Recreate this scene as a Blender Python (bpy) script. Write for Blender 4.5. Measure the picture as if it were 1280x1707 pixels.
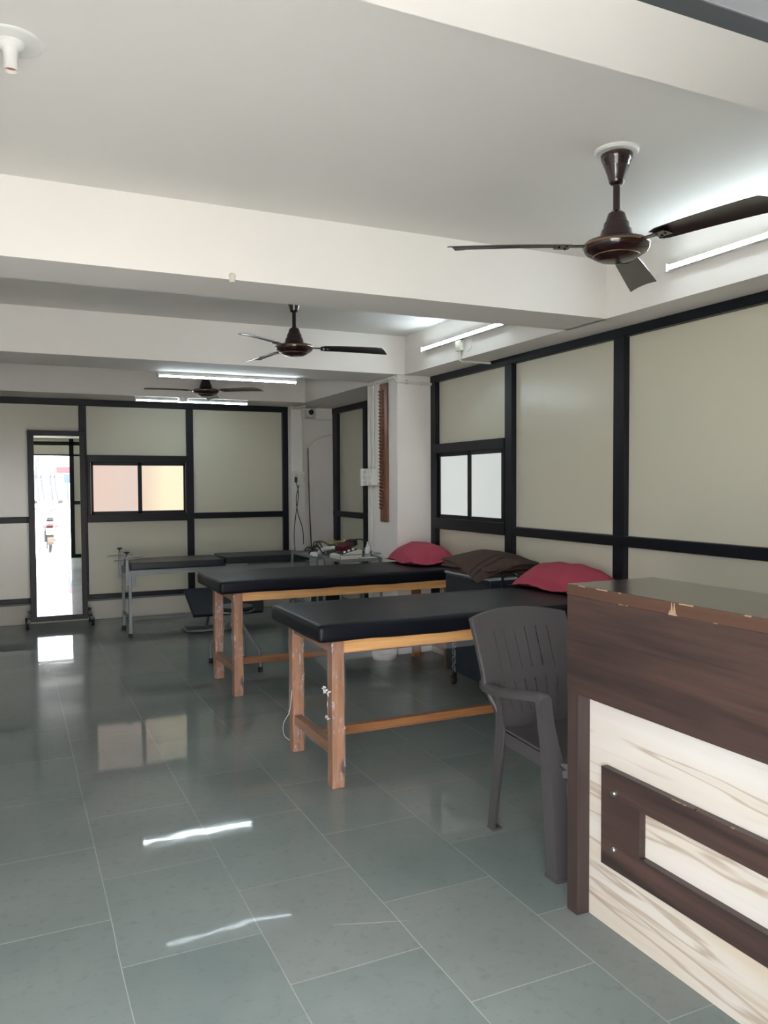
import bpy, bmesh, math, random
from mathutils import Vector, Matrix
from math import pi, sin, cos, radians
random.seed(7)
S = bpy.context.scene
COL = S.collection
for o in list(bpy.data.objects): bpy.data.objects.remove(o)

# ------------------------------------------------------------------ camera
cam_d = bpy.data.cameras.new('camera'); cam = bpy.data.objects.new('camera', cam_d); COL.objects.link(cam)
cam_d.sensor_fit = 'HORIZONTAL'; cam_d.sensor_width = 36; cam_d.lens = 1330.95 / 1280 * 36
cam_d.clip_start = 0.02; cam_d.clip_end = 200
yaw, pitch, roll = radians(25.063), radians(2.0956), radians(0.2895)
fw = Vector((sin(yaw)*cos(pitch), cos(yaw)*cos(pitch), -sin(pitch)))
rt = Vector((cos(yaw), -sin(yaw), 0)); dn = fw.cross(rt)
r2 = rt*cos(roll) + dn*sin(roll); d2 = -rt*sin(roll) + dn*cos(roll)
M = Matrix((r2, -d2, -fw)).transposed().to_4x4(); M.translation = Vector((0, 0, 1.42))
cam.matrix_world = M
S.camera = cam

# ------------------------------------------------------------------ light and exposure
S.view_settings.view_transform = 'Standard'; S.view_settings.look = 'None'
S.view_settings.gamma = 1.0; S.view_settings.use_curve_mapping = False
S.view_settings.exposure = 1.36
W = bpy.data.worlds.new('sky'); S.world = W; W.use_nodes = True
bg = W.node_tree.nodes['Background']; bg.inputs[0].default_value = (0.95, 0.955, 1.0, 1); bg.inputs[1].default_value = 6.0
sun_d = bpy.data.lights.new('sun', 'SUN'); sun = bpy.data.objects.new('sun', sun_d); COL.objects.link(sun)
sun_d.energy = 22; sun_d.angle = 0.01; sun_d.color = (1, 0.97, 0.93)
sun.rotation_euler = (radians(-36), radians(12), 0)       # from behind the shop, falls on the street only
pl_d = bpy.data.lights.new('daylight_portal', 'AREA'); pl = bpy.data.objects.new('daylight_portal', pl_d); COL.objects.link(pl)
pl_d.shape = 'RECTANGLE'; pl_d.size = 1.72; pl_d.size_y = 1.96; pl_d.cycles.is_portal = True
pl.location = (0.18, 0.70, 0.98); pl.rotation_euler = (radians(90), 0, 0)
PANE_BACK = (1.0, 0.0); TUBE = 24.0

# ------------------------------------------------------------------ mesh helpers
class MB:
    def __init__(s): s.bm = bmesh.new(); s.mi = 0
    def face(s, vs):
        try:
            f = s.bm.faces.new(vs); f.material_index = s.mi; return f
        except ValueError: return None
    def box(s, x0, x1, y0, y1, z0, z1, bev=0.0, seg=2):
        x0, x1 = min(x0, x1), max(x0, x1); y0, y1 = min(y0, y1), max(y0, y1); z0, z1 = min(z0, z1), max(z0, z1)
        m = Matrix.Translation(((x0+x1)/2, (y0+y1)/2, (z0+z1)/2)) @ Matrix.Diagonal((x1-x0, y1-y0, z1-z0, 1))
        return s.obox(m, bev, seg)
    def obox(s, m, bev=0.0, seg=2):
        t = bmesh.new(); bmesh.ops.create_cube(t, size=1.0, matrix=m)
        if bev > 0: bmesh.ops.bevel(t, geom=t.edges[:], offset=bev, segments=seg, affect='EDGES', profile=0.5)
        s.merge(t); return s
    def merge(s, t):
        mp = {v: s.bm.verts.new(v.co) for v in t.verts}
        for f in t.faces: s.face([mp[v] for v in f.verts])
        t.free()
    def bar(s, a, b, w, h, up=(0, 0, 1), bev=0.0):
        a, b = Vector(a), Vector(b); d = b-a; L = d.length; d.normalize()
        u = Vector(up); x = u.cross(d)
        if x.length < 1e-4: x = Vector((1, 0, 0)).cross(d)
        x.normalize(); y = d.cross(x)
        m = Matrix((x*w, y*h, d*L)).transposed().to_4x4(); m.translation = (a+b)/2
        return s.obox(m, bev)
    def tube(s, pts, r, n=10, closed=False, caps=True):
        pts = [Vector(p) for p in pts]; N = len(pts); rings = []
        rr = r if isinstance(r, (list, tuple)) else [r]*N
        prev = None
        for i, p in enumerate(pts):
            if closed: t = pts[(i+1) % N]-pts[i-1]
            else: t = pts[min(i+1, N-1)]-pts[max(i-1, 0)]
            t.normalize()
            if prev is None:
                a = Vector((0, 0, 1)) if abs(t.z) < 0.9 else Vector((1, 0, 0))
                x = t.cross(a).normalized()
            else:
                x = prev - t*prev.dot(t)
                if x.length < 1e-5: x = t.cross(Vector((0, 0, 1)))
                x.normalize()
            prev = x; y = t.cross(x)
            rings.append([s.bm.verts.new(p + (x*cos(2*pi*k/n)+y*sin(2*pi*k/n))*rr[i]) for k in range(n)])
        for i in range(N if closed else N-1):
            A, B = rings[i], rings[(i+1) % N]
            for k in range(n): s.face([A[k], A[(k+1) % n], B[(k+1) % n], B[k]])
        if caps and not closed:
            s.face(rings[0][::-1]); s.face(rings[-1])
        return s
    def lathe(s, prof, c=(0, 0, 0), n=32, axis='Z'):
        c = Vector(c); rings = []
        for r, z in prof:
            ring = []
            for k in range(n):
                a = 2*pi*k/n
                p = Vector((r*cos(a), r*sin(a), z))
                if axis == 'X': p = Vector((z, r*cos(a), r*sin(a)))
                if axis == 'Y': p = Vector((r*cos(a), z, r*sin(a)))
                ring.append(s.bm.verts.new(c+p))
            rings.append(ring)
        for A, B in zip(rings, rings[1:]):
            for k in range(n): s.face([A[k], A[(k+1) % n], B[(k+1) % n], B[k]])
        s.face(rings[0][::-1]); s.face(rings[-1]); return s
    def prism(s, poly, vec):
        a = [s.bm.verts.new(Vector(p)) for p in poly]; b = [s.bm.verts.new(Vector(p)+Vector(vec)) for p in poly]
        s.face(a); s.face(b[::-1]); n = len(poly)
        for i in range(n): s.face([a[i], b[i], b[(i+1) % n], a[(i+1) % n]])
        return s
    def loft(s, rings, caps=True):
        R = [[s.bm.verts.new(Vector(p)) for p in r] for r in rings]; n = len(R[0])
        for A, B in zip(R, R[1:]):
            for k in range(n): s.face([A[k], A[(k+1) % n], B[(k+1) % n], B[k]])
        if caps: s.face(R[0][::-1]); s.face(R[-1])
        return s

def build(name, mb, mats, parent=None, smooth=False, angle=40, subd=0, solid=0, bevel=0):
    off = Vector((0, 0, 0)); p = parent
    while p is not None: off += p.location; p = p.parent
    for v in mb.bm.verts: v.co -= off
    bmesh.ops.recalc_face_normals(mb.bm, faces=mb.bm.faces[:])
    if solid: bmesh.ops.solidify(mb.bm, geom=mb.bm.verts[:]+mb.bm.edges[:]+mb.bm.faces[:], thickness=solid)
    me = bpy.data.meshes.new(name); mb.bm.to_mesh(me); mb.bm.free()
    o = bpy.data.objects.new(name, me); COL.objects.link(o)
    if parent is not None: o.parent = parent
    for m in (mats if isinstance(mats, (list, tuple)) else [mats]): me.materials.append(m)
    if smooth:
        for f in me.polygons: f.use_smooth = True
        if angle < 180: me.set_sharp_from_angle(angle=radians(angle))
    if bevel:
        q = o.modifiers.new('bevel', 'BEVEL'); q.width = bevel; q.segments = 2; q.limit_method = 'ANGLE'
    if subd:
        q = o.modifiers.new('subd', 'SUBSURF'); q.levels = subd; q.render_levels = subd
    return o
def tag(o, label, cat, group=None):
    o['label'] = label; o['category'] = cat
    if group: o['group'] = group
    return o
def thing(name, loc, label, cat, group=None):
    o = bpy.data.objects.new(name, None); COL.objects.link(o); o.location = loc; o.empty_display_size = 0.1
    return tag(o, label, cat, group)
def struct(name, mb, m, parent=None, **k):
    o = build(name, mb, m, parent, **k)
    if parent is None: o['kind'] = 'structure'
    return o
def rebase(o, loc):
    """move a single mesh's origin to its base"""
    d = Vector(loc); 
    for v in o.data.vertices: v.co -= d
    o.location = d; return o
def catmull(P, n=8, closed=False):
    P = [Vector(p) for p in P]; out = []; N = len(P)
    for i in range(N if closed else N-1):
        if closed: a, b, c, d = P[i-1], P[i], P[(i+1) % N], P[(i+2) % N]
        else: a, b, c, d = P[max(i-1, 0)], P[i], P[i+1], P[min(i+2, N-1)]
        for k in range(n):
            t = k/n
            out.append(0.5*((2*b)+(-a+c)*t+(2*a-5*b+4*c-d)*t*t+(-a+3*b-3*c+d)*t**3))
    if not closed: out.append(P[-1])
    return out

# ------------------------------------------------------------------ materials
def lin(c):
    return tuple(((x/255)/12.92 if x/255 <= .04045 else ((x/255+.055)/1.055)**2.4) for x in c)
class NT:
    def __init__(s, m): s.t = m.node_tree; s.N = s.t.nodes; s.L = s.t.links
    def n(s, typ, **k):
        o = s.N.new(typ)
        for a, b in k.items(): setattr(o, a, b)
        return o
    def l(s, a, b): s.L.new(a, b)
    def math(s, op, a, b=None, c=None):
        o = s.n('ShaderNodeMath', operation=op)
        for i, v in enumerate((a, b, c)):
            if v is None: continue
            if isinstance(v, (int, float)): o.inputs[i].default_value = v
            else: s.l(v, o.inputs[i])
        return o.outputs[0]
    def mix(s, f, a, b):
        o = s.n('ShaderNodeMix', data_type='RGBA')
        for i, v in ((0, f), (6, a), (7, b)):
            if isinstance(v, (int, float)): o.inputs[i].default_value = v
            elif isinstance(v, tuple): o.inputs[i].default_value = (*v, 1)
            else: s.l(v, o.inputs[i])
        return o.outputs[2]
    def ramp(s, f, stops):
        o = s.n('ShaderNodeValToRGB'); e = o.color_ramp.elements
        while len(e) < len(stops): e.new(0.5)
        for q, (p, c) in zip(e, stops):
            q.position = p; q.color = (*c, 1) if len(c) == 3 else c
        s.l(f, o.inputs[0]); return o.outputs[0]
    def noise(s, scale=5, vec=(1, 1, 1), detail=4, rough=0.5, loc=(0, 0, 0), dist=0, rot=(0, 0, 0)):
        tc = s.n('ShaderNodeTexCoord'); mp = s.n('ShaderNodeMapping'); no = s.n('ShaderNodeTexNoise')
        mp.inputs['Scale'].default_value = vec; mp.inputs['Location'].default_value = loc; mp.inputs['Rotation'].default_value = rot
        s.l(tc.outputs['Object'], mp.inputs[0]); s.l(mp.outputs[0], no.inputs[0])
        no.inputs['Scale'].default_value = scale; no.inputs['Detail'].default_value = detail; no.inputs['Roughness'].default_value = rough
        no.inputs['Distortion'].default_value = dist
        return no.outputs['Fac']
    def bump(s, h, strength, dist=0.01):
        b = s.n('ShaderNodeBump'); b.inputs['Strength'].default_value = strength; b.inputs['Distance'].default_value = dist
        s.l(h, b.inputs['Height']); return b.outputs[0]
def mat(name, c, rough=0.5, metal=0.0, var=0.0, vscale=6, bump=0.0, bscale=40, coat=0, spec=0.5, vvec=(1, 1, 1), rvar=0.0):
    m = bpy.data.materials.new(name); m.use_nodes = True; t = NT(m); b = t.N['Principled BSDF']
    col = lin(c) if max(c) > 1.0 else c
    b.inputs['Base Color'].default_value = (*col, 1); b.inputs['Roughness'].default_value = rough; b.inputs['Metallic'].default_value = metal
    b.inputs['Specular IOR Level'].default_value = spec
    if coat: b.inputs['Coat Weight'].default_value = coat; b.inputs['Coat Roughness'].default_value = 0.08
    if var:
        f = t.noise(vscale, vvec)
        t.l(t.mix(f, tuple(x*(1-var) for x in col), tuple(min(1, x*(1+var)) for x in col)), b.inputs['Base Color'])
    if rvar:
        f = t.noise(vscale*2.3, vvec)
        t.l(t.math('MULTIPLY_ADD', f, rvar, rough-rvar/2), b.inputs['Roughness'])
    if bump: t.l(t.bump(t.noise(bscale, (1, 1, 1), 5), bump), b.inputs['Normal'])
    return m
def emit(name, c, s):
    m = bpy.data.materials.new(name); m.use_nodes = True; t = NT(m); t.N.remove(t.N['Principled BSDF'])
    e = t.n('ShaderNodeEmission'); e.inputs[0].default_value = (*c, 1); e.inputs[1].default_value = s
    t.l(e.outputs[0], t.N['Material Output'].inputs[0]); return m
def wood(name, dark, light, axis, rough=0.45, scale=1.0, knots=True, contrast=(0.3, 0.7)):
    m = bpy.data.materials.new(name); m.use_nodes = True; t = NT(m); b = t.N['Principled BSDF']
    v = [14*scale]*3; v['XYZ'.index(axis)] = 0.9*scale
    w = [60*scale]*3; w['XYZ'.index(axis)] = 2.0*scale
    f = t.noise(2.2, tuple(v), 5, 0.55, dist=0.6); g = t.noise(3, tuple(w), 3, 0.6)
    s_ = t.math('MULTIPLY_ADD', g, 0.35, t.math('MULTIPLY', f, 0.75))
    c = t.ramp(s_, [(contrast[0], lin(dark)), (contrast[1], lin(light))])
    if knots:
        tc = t.n('ShaderNodeTexCoord'); mp = t.n('ShaderNodeMapping'); vo = t.n('ShaderNodeTexVoronoi')
        k = [5.0]*3; k['XYZ'.index(axis)] = 2.6; mp.inputs['Scale'].default_value = k; mp.inputs['Location'].default_value = (0.31, 0.17, 0.62)
        t.l(tc.outputs['Object'], mp.inputs[0]); t.l(mp.outputs[0], vo.inputs[0]); vo.inputs['Scale'].default_value = 1.0
        kf = t.ramp(vo.outputs['Distance'], [(0.06, (1, 1, 1)), (0.13, (0, 0, 0))])
        c = t.mix(kf, c, tuple(x*0.35 for x in lin(dark)))
    t.l(c, b.inputs['Base Color']); b.inputs['Roughness'].default_value = rough
    t.l(t.bump(g, 0.12, 0.004), b.inputs['Normal'])
    return m

PAINT = mat('white_paint', (228, 224, 219), 0.75, var=0.025, vscale=1.3, bump=0.06, bscale=9)
CEIL = mat('ceiling_paint', (223, 220, 215), 0.85, var=0.03, vscale=0.9, bump=0.05, bscale=6)
ALU = mat('black_aluminium', (14, 17, 24), 0.42, spec=0.3, rvar=0.1)
ALU2 = mat('dark_grey_aluminium', (34, 37, 38), 0.55, spec=0.2)
PANEL = mat('beige_laminate', (206, 203, 184), 0.24, var=0.03, vscale=0.8, rvar=0.06)
PLINTH = mat('plinth_paint', (196, 192, 180), 0.55, var=0.07, vscale=3)
LEDGE = mat('ledge_aluminium', (92, 98, 98), 0.45)
BLACKV = mat('black_leatherette', (13, 16, 23), 0.42, spec=0.22, bump=0.10, bscale=60, var=0.12, vscale=5)
BLACKV2 = mat('charcoal_leatherette', (23, 28, 34), 0.42, bump=0.08, bscale=70)
STEEL = mat('grey_painted_steel', (128, 134, 134), 0.4, metal=0.3, rvar=0.1)
CHROME = mat('chrome', (190, 192, 194), 0.18, metal=1)
RUBBER = mat('black_rubber', (14, 14, 15), 0.6)
FANM = mat('brown_enamel', (38, 19, 20), 0.22, coat=0.6)
FANB = mat('dark_brown_blade_enamel', (40, 30, 30), 0.32, coat=0.3)
GOLD = mat('brass_trim', (150, 120, 90), 0.3, metal=0.8)
PLAST = mat('dark_grey_plastic', (67, 65, 66), 0.42, bump=0.05, bscale=120, rvar=0.08, vscale=8)
WHITEP = mat('white_plastic', (222, 222, 218), 0.35)
WHITEG = mat('ivory_plastic', (206, 205, 192), 0.4)
PIPE = mat('painted_conduit', (214, 213, 206), 0.5)
RED = mat('red_cotton', (168, 64, 84), 0.85, var=0.10, vscale=9, bump=0.25, bscale=35)
BROWN = mat('brown_terry', (74, 57, 49), 0.95, var=0.16, vscale=30, bump=0.5, bscale=220)
BROWND = mat('dark_brown_band', (40, 30, 27), 0.95, bump=0.4, bscale=220)
NAVY = mat('navy_enamel', (32, 40, 50), 0.38, var=0.05)
GREYM = mat('pale_grey_enamel', (150, 156, 160), 0.4)
MIRROR = mat('mirror_glass', (236, 240, 238), 0.004, metal=1)
DARKP = mat('black_plastic', (16, 17, 20), 0.35)
MAROON = mat('maroon_plastic', (84, 16, 30), 0.3)
PAPER = mat('paper', (205, 198, 180), 0.8, var=0.1, vscale=20)
YEL = mat('yellow_cable', (170, 150, 50), 0.5)
PINE = {a: wood('pine_wood_'+a, (176, 122, 68), (214, 168, 110), a) for a in 'XY'}
TEAK = {a: wood('teak_wood_'+a, (100, 62, 36), (160, 110, 70), a) for a in 'XYZ'}
LADDERW = wood('varnished_brown_wood', (74, 40, 22), (128, 76, 44), 'Z', 0.35, knots=False)
WALNUT = wood('walnut_laminate', (40, 33, 32), (72, 54, 48), 'Y', 0.34, 0.5, False, (0.38, 0.66))
WALNUTG = wood('walnut_laminate_polished', (52, 44, 42), (80, 66, 60), 'Y', 0.16, 0.4, False, (0.36, 0.66))
WALNUTZ = wood('walnut_laminate_upright', (42, 34, 33), (64, 51, 48), 'Z', 0.36, 0.5, False)
WALNUTE = wood('walnut_edge_strip', (64, 45, 35), (82, 58, 46), 'Y', 0.4, 0.4, False)
BIRCH = mat('chipped_board', (150, 124, 98), 0.8)

def make_film():
    m = bpy.data.materials.new('stretch_film'); m.use_nodes = True; t = NT(m); b = t.N['Principled BSDF']
    b.inputs['Base Color'].default_value = (0.85, 0.86, 0.88, 1); b.inputs['Roughness'].default_value = 0.16
    n1 = t.noise(1, (95, 95, 15), 2, 0.5, dist=0.8, rot=(0.5, 0.45, 0)); n2 = t.noise(9, (1, 1, 1), 2)
    t.l(t.bump(n1, 0.6, 0.01), b.inputs['Normal'])
    tr = t.n('ShaderNodeBsdfTransparent'); mx = t.n('ShaderNodeMixShader')
    f = t.math('MULTIPLY', t.ramp(n1, [(0.54, (0, 0, 0)), (0.60, (1, 1, 1)), (0.63, (1, 1, 1)), (0.68, (0.1, 0.1, 0.1))]), t.ramp(n2, [(0.42, (0.03, 0.03, 0.03)), (0.6, (0.38, 0.38, 0.38))]))
    f = t.math('ADD', f, 0.05)
    t.l(f, mx.inputs[0]); t.l(tr.outputs[0], mx.inputs[1]); t.l(b.outputs[0], mx.inputs[2])
    t.l(mx.outputs[0], t.N['Material Output'].inputs[0]); return m
FILM = make_film()
def make_film_sheet():
    m = bpy.data.materials.new('loose_film'); m.use_nodes = True; t = NT(m); b = t.N['Principled BSDF']
    b.inputs['Base Color'].default_value = (0.6, 0.62, 0.64, 1); b.inputs['Roughness'].default_value = 0.3
    tr = t.n('ShaderNodeBsdfTransparent'); mx = t.n('ShaderNodeMixShader')
    t.l(t.math('MULTIPLY_ADD', t.noise(6, (1, 1, 1), 2), 0.18, 0.02), mx.inputs[0]); t.l(tr.outputs[0], mx.inputs[1]); t.l(b.outputs[0], mx.inputs[2])
    t.l(mx.outputs[0], t.N['Material Output'].inputs[0]); return m
FILM2 = make_film_sheet()

def make_floor():
    m = bpy.data.materials.new('kota_stone_tiles'); m.use_nodes = True; t = NT(m); b = t.N['Principled BSDF']
    tc = t.n('ShaderNodeTexCoord'); sp = t.n('ShaderNodeSeparateXYZ'); cb = t.n('ShaderNodeCombineXYZ'); br = t.n('ShaderNodeTexBrick')
    t.l(tc.outputs['Object'], sp.inputs[0])
    t.l(t.math('ADD', sp.outputs[1], -2.4125+0.2875+0.575*10), cb.inputs[0]); t.l(t.math('ADD', sp.outputs[0], -0.275+0.423*10), cb.inputs[1])
    # wobble of hand-cut joints
    nz = t.n('ShaderNodeTexNoise'); nz.inputs['Scale'].default_value = 2.0; t.l(tc.outputs['Object'], nz.inputs[0])
    wb = t.n('ShaderNodeVectorMath', operation='MULTIPLY_ADD'); t.l(nz.outputs['Color'], wb.inputs[0]); wb.inputs[1].default_value = (0.012, 0.012, 0); t.l(cb.outputs[0], wb.inputs[2])
    t.l(wb.outputs[0], br.inputs[0])
    br.offset = 0.5; br.inputs['Scale'].default_value = 1; br.inputs['Brick Width'].default_value = 0.575; br.inputs['Row Height'].default_value = 0.423
    br.inputs['Mortar Size'].default_value = 0.0017; br.inputs['Mortar Smooth'].default_value = 0.35; br.inputs['Bias'].default_value = 0.0
    br.inputs['Color1'].default_value = (0, 0, 0, 1); br.inputs['Color2'].default_value = (1, 1, 1, 1); br.inputs['Mortar'].default_value = (0.5, 0.5, 0.5, 1)
    c = t.ramp(br.outputs['Color'], [(0.0, lin((104, 117, 115))), (0.35, lin((116, 128, 126))), (0.7, lin((121, 127, 125))), (1.0, lin((109, 123, 120)))])
    n1 = t.noise(1.6, (1, 1, 1), 5, 0.6); n2 = t.noise(26, (1, 1, 1), 6, 0.65)
    c = t.mix(t.ramp(n1, [(0.35, (0, 0, 0)), (0.7, (0.5, 0.5, 0.5))]), c, lin((138, 143, 141)))
    c = t.mix(t.ramp(n2, [(0.28, (0.4, 0.4, 0.4)), (0.46, (0, 0, 0))]), c, lin((94, 103, 101)))
    sc = None
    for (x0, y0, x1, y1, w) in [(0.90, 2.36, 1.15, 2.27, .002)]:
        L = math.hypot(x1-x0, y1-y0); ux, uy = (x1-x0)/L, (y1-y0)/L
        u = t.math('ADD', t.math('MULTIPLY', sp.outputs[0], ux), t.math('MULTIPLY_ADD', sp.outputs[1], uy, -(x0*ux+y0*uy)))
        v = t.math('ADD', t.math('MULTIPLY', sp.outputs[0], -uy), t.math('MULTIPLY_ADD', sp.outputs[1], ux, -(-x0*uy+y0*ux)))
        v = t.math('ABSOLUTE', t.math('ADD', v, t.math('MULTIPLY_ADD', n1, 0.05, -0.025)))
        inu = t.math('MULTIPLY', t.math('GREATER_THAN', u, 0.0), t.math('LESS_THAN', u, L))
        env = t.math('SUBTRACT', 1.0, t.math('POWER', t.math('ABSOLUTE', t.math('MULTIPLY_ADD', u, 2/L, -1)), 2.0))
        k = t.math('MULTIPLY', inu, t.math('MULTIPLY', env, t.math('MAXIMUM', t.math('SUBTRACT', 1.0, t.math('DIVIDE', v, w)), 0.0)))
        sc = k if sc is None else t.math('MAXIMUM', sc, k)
    c = t.mix(t.math('MULTIPLY', br.outputs['Fac'], t.math('MULTIPLY_ADD', t.noise(0.9, (1, 1, 1), 4, .7, (4, 1, 0)), 2.2, -0.65)), c, lin((180, 186, 178)))
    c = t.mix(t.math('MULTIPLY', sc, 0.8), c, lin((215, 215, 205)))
    t.l(c, b.inputs['Base Color'])
    b.inputs['Roughness'].default_value = 0.35
    hb = t.math('ADD', t.math('MULTIPLY', t.noise(5, (1, 1, 1), 2), 1.0), t.math('MULTIPLY', br.outputs['Fac'], -0.25))
    t.l(t.bump(hb, 0.035, 0.02), b.inputs['Normal'])
    b.inputs['Specular IOR Level'].default_value = 0.04
    # patchy polish: a sharp reflection over the satin stone, stronger where the stone is less worn
    gl = t.n('ShaderNodeBsdfGlossy'); gl.inputs['Roughness'].default_value = 0.04; gl.inputs['Color'].default_value = (1, 1, 1, 1)
    fr = t.n('ShaderNodeFresnel'); fr.inputs['IOR'].default_value = 1.5
    nb = t.bump(hb, 0.03, 0.02); t.l(nb, gl.inputs['Normal'])
    pol = t.ramp(t.noise(1.3, (1, 1, 1), 5, 0.6, (2, 5, 0)), [(0.36, (0.50, 0.50, 0.50)), (0.62, (0.72, 0.72, 0.72))])
    mr = t.n('ShaderNodeMapRange', interpolation_type='SMOOTHSTEP'); t.l(sp.outputs[1], mr.inputs[0]); mr.inputs[1].default_value = 2.05; mr.inputs[2].default_value = 3.4
    mr.inputs[3].default_value = 0.03; mr.inputs[4].default_value = 1.0      # polish worn off by feet near the doorway
    pol = t.math('MULTIPLY', pol, mr.outputs[0])
    ms = t.n('ShaderNodeMixShader'); t.l(t.math('MULTIPLY', pol, fr.outputs[0]), ms.inputs[0]); t.l(b.outputs[0], ms.inputs[1]); t.l(gl.outputs[0], ms.inputs[2])
    t.l(ms.outputs[0], t.N['Material Output'].inputs[0])
    return m
FLOOR = make_floor()

def make_marble():
    m = bpy.data.materials.new('cream_veined_laminate'); m.use_nodes = True; t = NT(m); b = t.N['Principled BSDF']
    rot = (radians(7), 0, 0)
    a = t.noise(1.0, (1, .55, 7), 4, 0.5, dist=0.35, rot=rot); d = t.noise(1.0, (1, 0.5, 4.2), 3, 0.5, loc=(3, 2, 1), dist=0.2, rot=rot)
    f = t.noise(1.0, (1, .8, 26), 3, 0.5, dist=0.35, loc=(1, 5, 2), rot=rot)
    c = t.ramp(a, [(0.30, lin((184, 173, 155))), (0.44, lin((188, 182, 171))), (0.62, lin((193, 190, 184)))])
    vein = t.ramp(a, [(0.455, (0, 0, 0)), (0.475, (1, 1, 1)), (0.482, (1, 1, 1)), (0.50, (0, 0, 0))])
    vein2 = t.ramp(f, [(0.44, (0, 0, 0)), (0.49, (0.8, 0.8, 0.8)), (0.53, (0, 0, 0))])
    zone = t.ramp(d, [(0.46, (0, 0, 0)), (0.60, (1, 1, 1))])
    c = t.mix(t.math('MULTIPLY', zone, 0.35), c, lin((170, 150, 122)))
    c = t.mix(t.math('MULTIPLY', vein, 0.5), c, lin((132, 108, 82)))
    c = t.mix(t.math('MULTIPLY', vein2, t.math('MULTIPLY', zone, 0.7)), c, lin((122, 98, 72)))
    t.l(c, b.inputs['Base Color']); b.inputs['Roughness'].default_value = 0.22
    return m
MARBLE = make_marble()

# ================================================================== SETTING
ZB, ZC = 2.30, 2.61            # beam soffit, ceiling
XR, XL, XS, XE = 3.21, -1.30, 2.935, 3.50
YB = 8.87
struct('floor', MB().box(XL-.2, XE+.2, 0.50, YB+.2, -0.25, 0), FLOOR)
struct('ceiling', MB().box(XL-.2, XE+.3, 0.715, YB+.2, ZC, ZC+.2), CEIL)
b = MB(); b.box(XL, XS+.02, 0.72, 1.366, ZB, ZC+.05)
struct('trim_1', b, PAINT)
b = MB(); b.box(XL, XS+.02, 3.43, 3.785, ZB, ZC+.05); struct('trim_2', b, PAINT)
b = MB(); b.box(XL, XS+.02, 5.861, 6.43, ZB, ZC+.05); struct('trim_3', b, PAINT)
b = MB(); b.box(XL, XS+.02, 8.30, YB+.1, ZB, ZC+.05); struct('trim_4', b, PAINT)
b = MB(); b.box(XS, XE+.2, .78, YB+.1, ZB, ZC+.04); struct('trim_5', b, PAINT)
b = MB(); b.lathe([(.012, -.02), (.014, 0), (.016, .012), (.008, .02)], (0.885, 3.425, 2.306), 10)
rebase(tag(build('wall_plug', b, WHITEG), 'small rough plaster knob on the lower edge of the front ceiling beam', 'plug'), (0.885, 3.425, 2.306))

# walls
def frame_boxes(rects, depth0, depth1, plane, bev=0.004):
    """rects (a0,a1,z0,z1) on plane 'Y' (depths are Y) or 'X'"""
    m = MB()
    for a0, a1, z0, z1 in rects:
        e = .0025 if (a1-a0) < (z1-z0) else 0
        if plane == 'Y': m.box(a0, a1, depth0+e, depth1, z0, z1, bev)
        else: m.box(depth0+e, depth1, a0, a1, z0, z1, bev)
    return m
def profile_grooves(rects, d, plane):
    m = MB()
    for a0, a1, z0, z1 in rects:
        if (a1-a0) < (z1-z0): a0, a1 = a0+.35*(a1-a0), a1-.35*(a1-a0)
        else: z0, z1 = z0+.35*(z1-z0), z1-.35*(z1-z0)
        if plane == 'Y': m.box(a0, a1, d, d+.004, z0, z1)
        else: m.box(d, d+.004, a0, a1, z0, z1)
    return m
# back wall
wb = struct('wall_back', MB().box(XL-.2, 2.93, YB+.012, YB+.15, 0.18, ZB+.05), PANEL)
struct('plinth', MB().box(XL, 2.93, YB-.02, YB+.15, 0, .205, .005), PLINTH, wb)
struct('ledge', MB().box(XL, 2.93, YB-.035, YB+.02, .196, .214, .003), LEDGE, wb)
RB = [(XL, 2.917, 2.235, 2.30), (XL, .657, 1.03, 1.092), (1.83, 2.852, 1.035, 1.10), (XL, 2.917, .205+.008, .262),
      (.657, .728, .21, 2.24), (1.758, 1.83, .21, 2.24), (2.852, 2.917, .21, 2.24), (-.46, -.39, .21, 2.24)]
struct('aluminium_frame', frame_boxes(RB, YB-.03, YB+.02, 'Y'), ALU, wb)
# right wall
wr = struct('wall_right', MB().box(XR+.012, XR+.15, 0.75, 5.95, 0.18, ZB+.05), PANEL)
struct('plinth', MB().box(XR-.02, XR+.15, .8, 5.95, 0, .205, .005), PLINTH, wr)
struct('ledge', MB().box(XR-.035, XR+.02, .8, 5.9, .196, .214, .003), LEDGE, wr)
RR = [(.8, 5.89, 2.247, 2.30), (.8, 4.69, 1.045, 1.107), (.8, 5.89, .213, .262), (5.80, 5.89, .21, 2.26), (4.693, 4.783, .21, 2.26),
      (3.565, 3.656, .21, 2.26), (2.40, 2.49, .21, 2.26), (1.26, 1.35, .21, 2.26)]
struct('aluminium_frame', frame_boxes(RR, XR-.03, XR+.02, 'X'), ALU, wr)
# alcove wall
wa = struct('wall_alcove', MB().box(XE+.012, XE+.15, 6.3, YB+.1, 0.0, ZB+.05), PANEL)
RA = [(6.3, YB, 2.235, 2.30), (6.3, YB, 1.028, 1.093), (6.3, YB, .213, .262), (8.72, 8.86, 0.0, 2.26), (7.87, 7.965, 0, 2.26), (6.9, 7.0, 0, 2.26)]
struct('aluminium_frame', frame_boxes(RA, XE-.03, XE+.02, 'X'), ALU, wa)
struct('trim_6', MB().box(2.93, XE+.15, YB, YB+.15, 0, ZB+.05), PAINT)         # plastered wall of the recess
struct('trim_7', MB().box(2.874, XE+.15, 5.88, 6.485, 0, ZB+.02, .006), PAINT)   # column
struct('trim_8', MB().box(2.917, 3.085, 8.73, YB+.05, 0, ZB+.02, .005), PAINT)   # pilaster
struct('wall_left', MB().box(XL-.2, XL, 0.6, YB+.2, 0, ZC+.05), PAINT)

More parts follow.
